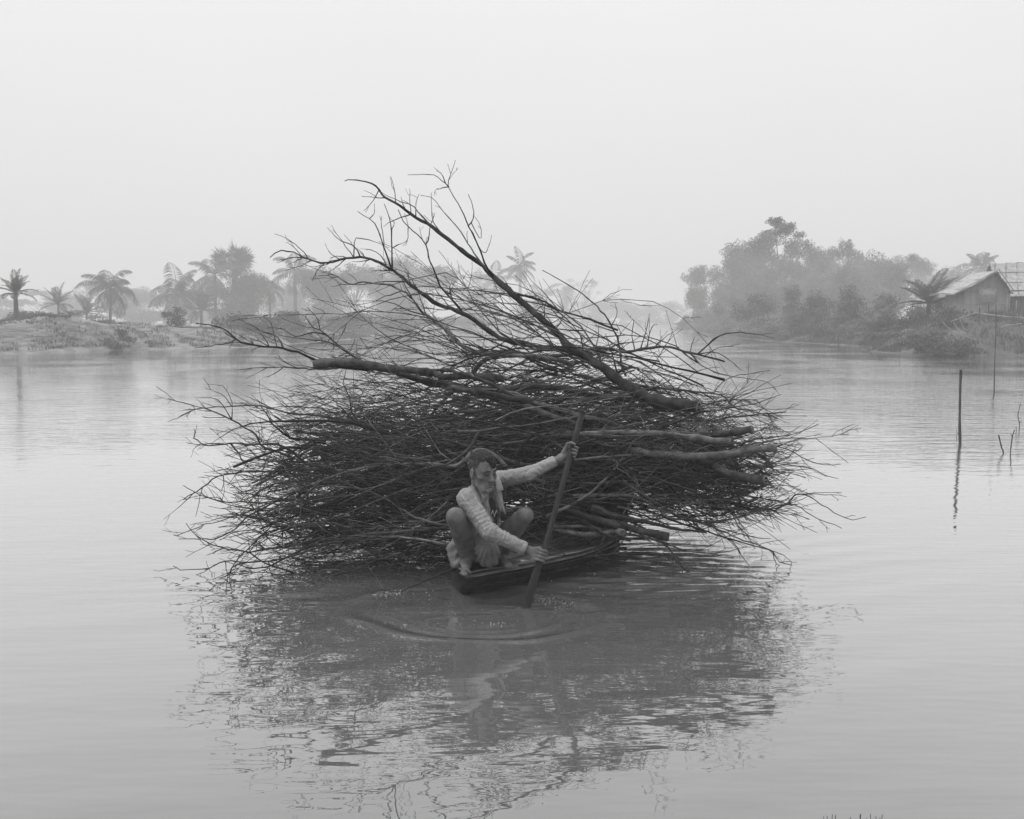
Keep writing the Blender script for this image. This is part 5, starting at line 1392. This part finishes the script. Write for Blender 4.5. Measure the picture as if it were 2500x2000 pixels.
branch('long lone shoot arching up left out of the right side of the heap', [(1528, 918), (1515, 887), (1512, 845), (1501, 810), (1480, 775), (1453, 744), (1414, 713), (1366, 683), (1324, 660)], (8.0, 8.2), (3, 1.0), [([(1494, 800), (1507, 765), (1501, 739)],), ([(1500, 806), (1465, 798), (1440, 792)],), ([(1508, 830), (1516, 815), (1505, 790)],)])
branch('forked horizontal branch reaching right above the cut logs', [(1400, 915), (1490, 930), (1567, 942), (1620, 949), (1672, 953), (1734, 960), (1769, 970), (1793, 994), (1839, 1005), (1898, 1022)], (7.95, 7.75), (4, 1.0), [([(1734, 958), (1762, 935), (1797, 918), (1880, 905)],), ([(1645, 948), (1690, 915), (1724, 900), (1759, 898)], 1.2), ([(1790, 985), (1820, 975), (1862, 985)],), ([(1700, 955), (1740, 975), (1800, 1040)],), ([(1780, 975), (1830, 960), (1870, 935), (1907, 915)],)], extra=14, elen=.3)
branch('thick horizontal trunk under the great limb, dark and smooth', [(1602, 985), (1567, 968), (1515, 970), (1446, 967), (1393, 950), (1306, 943), (1230, 950), (1160, 948)], (7.7, 8.2), (10, 7), (), name='log', cat='log', extra=3)
branch('diagonal pole running down right from the log end to the paddle top', [(1500, 1035), (1463, 1027), (1411, 1014), (1359, 1001), (1300, 984), (1247, 963), (1202, 939), (1150, 918), (1090, 905), (1020, 905)], (7.35, 7.8), (6, 4), (), extra=6)
branch('thicker diagonal pole parallel to it, ending behind the paddle top', [(1420, 1040), (1341, 1016), (1289, 994), (1220, 977), (1150, 956), (1080, 945)], (7.3, 7.7), (8, 6), (), extra=5, name='branch')
branch('snaking dark branch behind the paddle top, waving to the right', [(1360, 1002), (1421, 1015), (1463, 1034), (1498, 1015), (1543, 1014), (1574, 1005), (1637, 1001), (1689, 1019), (1734, 1027), (1776, 1019), (1846, 1012), (1920, 1006)], (7.6, 7.7), (5, 1.2), [([(1776, 1019), (1850, 1000), (1960, 999)],), ([(1800, 1017), (1860, 1015), (1970, 1016)],)], extra=10)
branch('upward-tilted log with a round cut end, right of the paddle', [(1837, 1048), (1800, 1054), (1776, 1058), (1724, 1066), (1690, 1073)], (7.12, 7.4), (9, 8), (), name='log', cat='log', cut=True)
branch('pale straight limb lying under the upward-tilted log', [(1783, 1077), (1741, 1076), (1672, 1067), (1602, 1059), (1515, 1055), (1421, 1060), (1340, 1062), (1280, 1060)], (7.15, 7.35), (7.5, 5), (), cut=True, extra=4, name='branch')
branch('log with a split pale end, lowest of the three stacked at right', [(1895, 1094), (1832, 1098), (1777, 1110), (1702, 1114), (1610, 1110), (1540, 1100)], (7.1, 7.35), (9.5, 8), (), name='log', cat='log', cut=True, extra=3)
branch('stubby thick log sagging to the right below the split one', [(1869, 1172), (1825, 1168), (1777, 1157), (1743, 1137), (1700, 1120)], (7.15, 7.5), (12, 9), (), name='log', cat='log', cut=True)
branch('upright stump of a limb wedged between the right-hand logs', [(1795, 1150), (1790, 1115), (1780, 1075), (1735, 1040)], (7.6, 7.9), (9, 6), (), name='log', cat='log', cut=True)
branch('pale knobbly log end at the bow side, just above the boat edge', [(1520, 1300), (1498, 1300), (1443, 1306), (1387, 1300), (1340, 1285)], (7.1, 7.3), (8, 6), (), name='log', cat='log', cut=True)
branch('thick log slanting down right, its broken end over the ripples', [(1632, 1312), (1573, 1299), (1498, 1280), (1443, 1264), (1387, 1243), (1340, 1215)], (7.15, 7.4), (10, 8), (), name='log', cat='log', cut=True, extra=2)
branch('thin straight pole below the broken log, level over the ripples', [(1590, 1314), (1535, 1316), (1480, 1322), (1440, 1330)], (7.25, 7.35), (3.5, 3), ())
branch('splintered dark limb ending in a sharp point at the lower right', [(1443, 1240), (1510, 1262), (1587, 1277), (1660, 1292), (1725, 1300)], (7.25, 7.25), (9, 2), ())
branch('long pale branch dropping in a curve from the heap to its lower right', [(1400, 1210), (1535, 1210), (1591, 1232), (1636, 1266), (1684, 1269), (1758, 1295), (1800, 1315), (1848, 1330), (1885, 1345)], (7.4, 7.35), (4.5, 1.2), [([(1684, 1268), (1720, 1256), (1800, 1250)],), ([(1758, 1295), (1790, 1330), (1820, 1370)],)], extra=8)
branch('drooping branch whose forked twigs touch the water at lower right', [(1500, 1255), (1580, 1295), (1640, 1345), (1647, 1362), (1670, 1390), (1700, 1405), (1735, 1423), (1802, 1433)], (7.3, 7.2), (4, 1.1), [([(1644, 1352), (1655, 1385), (1676, 1419)], 1.2), ([(1642, 1350), (1640, 1400), (1650, 1430), (1668, 1455)], 1.0), ([(1700, 1405), (1740, 1395), (1765, 1370)],)], extra=4)
branch('springy long twig ending farthest right over the bright water', [(1700, 1240), (1895, 1240), (1944, 1207), (1980, 1215), (2020, 1240), (2055, 1262), (2085, 1269), (2114, 1262)], (7.5, 7.4), (2.5, .8), [([(1944, 1207), (2000, 1204), (2055, 1202)],), ([(1960, 1211), (2030, 1208), (2067, 1213)],)], extra=5)
branch('twig pointing right and slightly up beside the cut logs', [(1780, 1100), (1850, 1082), (1916, 1070), (1980, 1070), (2072, 1061)], (7.6, 7.5), (2.2, .8), (), extra=6)
branch('twig rising right to a bud above the split log', [(1720, 1120), (1830, 1078), (1925, 1063), (1965, 1050), (1998, 1036)], (7.7, 7.6), (2.2, .8), (), extra=6)
branch('thin dark twig drooping right beneath the split log', [(1780, 1100), (1900, 1090), (1960, 1118), (2010, 1135), (2053, 1133)], (7.6, 7.5), (2, .7), (), extra=5)
branch('low twig bent to the lower right, longest below the sagging log', [(1700, 1190), (1850, 1215), (1940, 1235), (1990, 1262), (2055, 1290)], (7.5, 7.4), (2.4, .8), (), extra=5)
branch('branch curving to a fork at the lower right edge of the heap', [(1560, 1240), (1700, 1290), (1830, 1330), (1885, 1345), (1900, 1370), (1934, 1380)], (7.45, 7.3), (3.2, .9), [([(1885, 1345), (1893, 1375), (1911, 1381)],), ([(1880, 1342), (1920, 1360), (1936, 1380)],)], extra=6)
branch('looping pale vine-like twig in front of the right-hand logs', [(1560, 1155), (1600, 1150), (1640, 1165), (1672, 1145), (1674, 1128), (1655, 1110), (1610, 1100), (1560, 1108)], (7.35, 7.4), (1.8, 1.0), (), extra=2)
branch('pale crooked limb with a knot, in front of the right dark heap', [(1360, 1130), (1450, 1118), (1540, 1112), (1600, 1108), (1640, 1090), (1638, 1098), (1700, 1112)], (7.4, 7.45), (3.2, 2.0), [([(1605, 1108), (1590, 1085), (1575, 1062)], 1.6)], extra=3)
branch('pale forked stick rising left in front of the lower right heap', [(1470, 1320), (1510, 1270), (1545, 1220), (1560, 1185), (1548, 1160)], (7.2, 7.3), (2.0, 1.2), [([(1556, 1182), (1590, 1190), (1640, 1185)],)])
# ---- left side
branch('straight branch forking left at the upper edge of the lower heap', [(720, 1120), (637, 1086), (630, 1068), (611, 1053), (570, 1028), (524, 1005), (468, 988), (411, 973)], (7.6, 7.7), (3.5, .9), [([(565, 1020), (566, 982), (547, 945), (508, 938)], 1.0), ([(468, 990), (475, 1000), (434, 1019)],), ([(545, 1015), (520, 1020), (496, 1019)],), ([(570, 1028), (540, 985), (520, 972), (475, 972)],)], extra=6)
branch('gently curved branch along the upper left of the lower heap', [(1000, 1085), (900, 1035), (852, 1026), (777, 1015), (720, 1011), (671, 1000), (626, 991), (551, 992), (475, 1000), (440, 1016)], (7.65, 7.8), (4, .9), [([(671, 1000), (640, 985), (600, 967)],), ([(720, 1008), (690, 990), (648, 962)],), ([(560, 992), (545, 965), (500, 948)],)], extra=10)
branch('dark forked branch pointing left, bent down at its middle', [(815, 1145), (751, 1132), (713, 1102), (671, 1086), (611, 1085), (558, 1083), (509, 1088), (472, 1070)], (7.45, 7.6), (4, 1.2), [([(475, 1072), (476, 1058), (473, 1046)],), ([(562, 1085), (585, 1110), (605, 1140), (641, 1151)], 1.8), ([(509, 1088), (480, 1085), (455, 1080)],)], extra=8)
branch('pale thick bough arching to the right towards the man\'s head', [(1330, 1180), (1250, 1150), (1205, 1110), (1165, 1100), (1117, 1137), (1040, 1132), (984, 1134), (909, 1141), (833, 1150), (758, 1143), (702, 1149), (641, 1151), (600, 1150)], (7.25, 7.6), (6, 2), (), extra=0)
branch('smooth bough arching over the man\'s head to his left shoulder', [(1330, 1142), (1290, 1138), (1255, 1130), (1225, 1118), (1200, 1101), (1150, 1092), (1080, 1072), (1000, 1060)], (7.2, 7.5), (7, 3.5), (), extra=0)
branch('double-tipped dark branch aimed at the lower left water', [(900, 1160), (760, 1148), (664, 1150), (588, 1154), (530, 1165), (500, 1187), (447, 1220)], (7.5, 7.6), (3.5, 1.2), [([(535, 1164), (518, 1163), (500, 1161)],), ([(600, 1153), (560, 1145), (530, 1148)],), ([(545, 1162), (546, 1180), (540, 1200)],)], extra=8)
branch('slim branch sloping down from the left tip into the heap', [(780, 1245), (664, 1230), (588, 1226), (551, 1226), (494, 1211), (447, 1185)], (7.4, 7.6), (2.8, .9), [([(545, 1224), (532, 1216), (475, 1217)],), ([(470, 1200), (440, 1235), (400, 1268)],)], extra=7)
branch('two-stemmed pale branch thrusting to the lower left', [(900, 1140), (820, 1160), (720, 1200), (702, 1205), (645, 1233), (570, 1262), (494, 1284), (430, 1309)], (7.3, 7.5), (4, 1.1), [([(570, 1262), (520, 1270), (463, 1282)],), ([(600, 1250), (550, 1256), (500, 1266)],)], extra=8)
branch('long whippy branch below it, level at its left tip', [(780, 1160), (700, 1215), (656, 1233), (607, 1260), (570, 1294), (524, 1315), (480, 1316), (436, 1316)], (7.35, 7.5), (3, .9), (), extra=7)
branch('bent branch crossing the left tips down towards the water', [(720, 1400), (641, 1373), (611, 1350), (551, 1339), (490, 1316), (454, 1278)], (7.25, 7.3), (2.4, .9), [([(551, 1339), (520, 1350), (503, 1356)],), ([(480, 1305), (500, 1330), (520, 1334)],)], extra=7)
branch('lowest long bough at left, skimming just above the water', [(1090, 1288), (965, 1301), (890, 1305), (826, 1320), (758, 1343), (713, 1358), (664, 1369), (604, 1373), (551, 1369), (506, 1388), (449, 1392), (423, 1382)], (7.15, 7.1), (4.5, .9), [([(660, 1369), (658, 1385), (655, 1400)],), ([(604, 1373), (570, 1382), (555, 1405), (494, 1416), (445, 1409)], 1.6), ([(555, 1402), (556, 1408), (558, 1413)],), ([(660, 1368), (680, 1385), (625, 1414)],)], extra=8)
branch('twig dipping to the water at left below the lowest bough', [(960, 1360), (870, 1370), (800, 1385), (740, 1400), (690, 1410), (676, 1416)], (7.05, 7.0), (2.4, .8), [([(700, 1407), (690, 1405), (682, 1406)],)], extra=6)
branch('thin drooping twig nearest the water left of the boat', [(980, 1350), (900, 1375), (833, 1400), (780, 1412), (740, 1423), (713, 1424)], (7.0, 6.95), (2.2, .8), (), extra=6)
branch('steep branch cutting down through the lower left twigs', [(780, 1180), (720, 1235), (671, 1277), (626, 1320), (588, 1358), (562, 1392)], (7.3, 7.2), (3, 1.0), (), extra=7)
branch('light long stem lying across the front of the left heap', [(1110, 1290), (1040, 1271), (1003, 1258), (947, 1222), (890, 1196), (807, 1188), (750, 1180)], (7.1, 7.3), (3.6, 1.5), [([(950, 1224), (900, 1218), (845, 1222), (770, 1165)], 1.4)], extra=5)
branch('second light stem just below, reaching the man\'s knee', [(1095, 1330), (1030, 1318), (960, 1310), (880, 1312), (800, 1318)], (7.0, 7.15), (3.2, 1.3), (), extra=5)
branch('twig with a curved end trailing in the water at the stern, foam round it', [(1122, 1386), (1080, 1399), (1036, 1420), (998, 1436), (972, 1447), (935, 1440), (905, 1450), (874, 1463)], (6.78, 6.62), (3.0, 1.0), [([(1080, 1398), (1030, 1385), (970, 1380)],), ([(940, 1440), (925, 1420), (898, 1382)], .8)], wob=.0)
branch('thin twig bowing up from the boat edge to the right of the paddle', [(1560, 1290), (1500, 1320), (1450, 1338), (1400, 1352), (1350, 1356), (1338, 1350)], (7.2, 6.7), (1.6, 1.0), [([(1375, 1352), (1366, 1342), (1358, 1336)],)], wob=0)
branch('crooked bare limb in the right boat well, forked behind the paddle', [(1540, 1320), (1460, 1300), (1420, 1270), (1380, 1262), (1340, 1262)], (7.1, 7.3), (4, 2.4), [([(1420, 1272), (1370, 1295), (1340, 1310)], 2.2), ([(1400, 1285), (1440, 1330), (1480, 1335)], 1.5)], extra=4)
branch('short bent stick lying on the deck behind the man\'s hand', [(1310, 1300), (1290, 1312), (1268, 1318), (1240, 1322)], (7.12, 7.05), (2.5, 1.8), (), wob=0)

# ---- the tangle: many branches grown in the same lay, the largest as things, the rest as one mass
def lay(r, kind):
    """thick end and tip of one branch lying in the heap"""
    if kind == 'low_left':
        s = r.random(); Y = r.uniform(7.35, 9.9)
        zr = .30 + .78 * s + r.normal(0, .06); xr = r.uniform(-.9, 1.3)
        zt = .02 + 1.14 * s ** 1.05 + r.normal(0, .17); reach = 1.95 + .40 * math.sin(PI * min(1, .12 + s * .8))
        xt = -reach * r.uniform(.70, 1.02) + .15
        return (xr, Y, zr), (xt, Y + r.normal(0, .3) - .2 * (1 - s), max(.03, zt)), r.choice((.0035, .005, .007, .012), p=(.3, .35, .25, .1)), r.normal(0, .07)
    if kind == 'low_right':
        s = r.random(); Y = r.uniform(7.45, 9.8); zr = .50 + .58 * s + r.normal(0, .05); xr = r.uniform(-.9, .8)
        zt = .30 + .74 * s + r.normal(0, .15); reach = 1.72 + .66 * math.sin(PI * min(1, .15 + s * .65)); xt = reach * r.uniform(.62, 1.02)
        if s < .45 and r.random() < .5: zt = max(.03, zt - .25 * r.random())
        return (xr, Y, zr), (xt, Y + r.normal(0, .25), max(.03, zt)), r.choice((.0035, .005, .007, .012), p=(.3, .35, .25, .1)), r.normal(.06, .07)
    if kind == 'upper':
        f = r.random(); Y = r.uniform(7.7, 9.3)
        x = r.uniform(-.3, 1.5); z = 1.62 - .22 * max(0, x - .3) + r.normal(0, .16); Lh = r.uniform(.9, 2.2); sl = r.uniform(.12, .62)
        return (x, Y, z), (x - Lh * math.cos(sl), Y + r.normal(0, .2), z + Lh * math.sin(sl) * r.uniform(.5, 1.0)), r.uniform(.004, .010), r.normal(0, .10)
    if kind == 'mid':
        Y = r.uniform(7.6, 9.6); x = r.uniform(.2, 1.7); z = r.uniform(1.05, 1.6) - .15 * max(0, x - .6)
        return (x, Y, z), (x - r.uniform(1.4, 2.9), Y + r.normal(0, .2), z + r.uniform(-.12, .32)), r.uniform(.005, .014), r.normal(.03, .08)
    if kind == 'front':
        x = r.uniform(-1.7, 1.6); Y = 7.0 + .22 * abs(x) ** .8 + r.uniform(0, .35); z = r.uniform(.2, 1.15 - .12 * abs(x)); an = r.normal(0, .55); Lh = r.uniform(.5, 1.5); sg = -1 if x + r.normal(0, .8) < 0 else 1
        if -.6 < x < .5: Y = max(Y, 7.2)
        Lh = min(Lh, max(.3, 2.15 - abs(x)))
        if x > .5: z = max(z, .5); an = max(an, -.2)
        a = (x, Y, z); b_ = (x + sg * Lh * math.cos(an), Y + r.normal(0, .1), max(.06, z + Lh * math.sin(an) * .7))
        return a, b_, r.choice((.0035, .006, .009, .015), p=(.3, .3, .25, .15)), r.normal(0, .10)
    if kind == 'core':
        Y = r.uniform(7.45, 9.6); x = r.uniform(-1.5, 1.6); z = .24 + .80 * r.random() * (1 - .25 * abs(x)); sg = r.choice((-1, 1)); Lh = r.uniform(.8, 1.8)
        if x > .5: z = max(z, .5)
        return (x - sg * Lh / 2, Y, z + r.normal(0, .08)), (x + sg * Lh / 2, Y + r.normal(0, .4), z + r.normal(0, .12)), r.uniform(.006, .016), r.normal(0, .06)
def grow(r, kind, tb, twig_n, twig_l):
    a, b_, r0, bow = lay(r, kind); a, b_ = np.array(a), np.array(b_)
    L_ = np.linalg.norm(b_ - a); n = max(8, int(L_ / .13)); q = np.linspace(0, 1, n)[:, None]
    w1, w2 = r.normal(0, .05, 3) * L_, r.normal(0, .03, 3) * L_
    P = a + (b_ - a) * q + np.array((0, 0, bow)) * L_ * np.sin(PI * q) + w1 * np.sin(PI * q) + w2 * np.sin(2 * PI * q) + r.normal(0, .006, (n, 3))
    for _k in range(r.poisson(2.2)):
        f = r.uniform(.15, .85); P = P + np.maximum(0, q - f) * r.normal(0, .2, 3) * L_
    P = P + (b_ - P[-1]) * q
    P[:, 2] = np.maximum(P[:, 2], .012)
    R = jit_radii(r, r0, .0021, n); tb.add(P, R, 5, False)
    k = r.poisson(twig_n); 
    side_twigs(r, P, R, k, twig_l, .12, .05 if b_[2] > .3 else .25, 1.1, tb)
    return P
plan = [  # kind, individual things, in the mass, label, group
    ('low_left', 56, 230, 'thin bare branch fanning out to the left of the man from the dense lower heap', 'branches fanning left from the lower heap'),
    ('low_right', 52, 215, 'thin bare branch fanning out to the right of the paddle from the dense lower heap', 'branches fanning right from the lower heap'),
    ('upper', 34, 0, 'thin forked branch in the loose upper tangle under the two great limbs', 'branches of the loose upper tangle'),
    ('mid', 20, 6, 'long branch in the middle layer between the bare log and the dense lower heap', 'branches of the middle layer'),
    ('core', 0, 330, '', ''),
    ('front', 68, 90, 'crooked twig slanting across the dark front face of the heap', 'twigs across the front face of the heap')]
mass = Tubes()
for kind, ni, nm_, lb, gp in plan:
    tw, tl = {'low_left': (9, .42), 'low_right': (9, .38), 'upper': (8, .40), 'mid': (7, .36), 'core': (5, .3), 'front': (5, .3)}[kind]
    for i in range(ni):
        tb = Tubes(); tb.tone = R5.choice((.6, .9, 1.2, 1.7, 2.4)) if kind == 'front' else None; P = grow(R5, kind, tb, tw, tl); tag(tb.build('branch', M['bark'], loc=P[0]), lb, 'branch', gp)  # front twigs get lighter bark, imitating highlights where skylight reaches them
    for i in range(nm_): grow(R5, kind, mass, tw, tl)
bm_ = mass.build('brushwood', M['bark']); stuff(bm_, 'dense mass of cut brushwood piled crosswise on the boat', 'brushwood')

# ---- foam and bubbles on the churned water
def bubbles(name, label, spots, n, seed):
    r = np.random.default_rng(seed); V = []; F = []; c0 = 0
    for _ in range(n):
        px, py, sx, sy = spots[r.integers(len(spots))]; g = ground(px + r.normal(0, sx), py + r.normal(0, sy)); rr = abs(r.normal(0, .0018)) + .0018
        ring = [(0, 0, 1)] + [(math.cos(a) * math.cos(e), math.sin(a) * math.cos(e), math.sin(e)) for e in (.7, .1) for a in np.linspace(0, 2 * PI, 7)[:-1]]
        V += [g + np.array(q) * rr * (1, 1, .8) for q in ring]
        F += [(c0, c0 + 1 + k, c0 + 1 + (k + 1) % 6, c0 + 1 + (k + 1) % 6) for k in range(0)]
        F += [(c0 + 1 + k, c0 + 7 + k, c0 + 7 + (k + 1) % 6, c0 + 1 + (k + 1) % 6) for k in range(6)]; F += [(c0, c0 + 1 + 2 * k % 6, c0 + 1 + (2 * k + 1) % 6, c0 + 1 + (2 * k + 2) % 6) for k in range(3)]
        c0 += 13
    return stuff(obj(name, mesh_np(name, np.array(V), np.array(F)), M['foam']), label, 'foam')
bubbles('foam', 'white froth where the trailing twig drags in the water', [(925, 1452, 14, 4), (955, 1450, 16, 4), (975, 1447, 12, 3)], 90, 1)
bubbles('foam', 'scattered bubbles on the churned water around the paddle', [(1315, 1470, 22, 7), (1350, 1458, 22, 7), (1370, 1480, 20, 7), (1215, 1523, 22, 4), (1120, 1490, 50, 12), (970, 1530, 30, 8), (1045, 1460, 10, 14), (1360, 1400, 60, 14), (1420, 1450, 40, 12)], 150, 2)
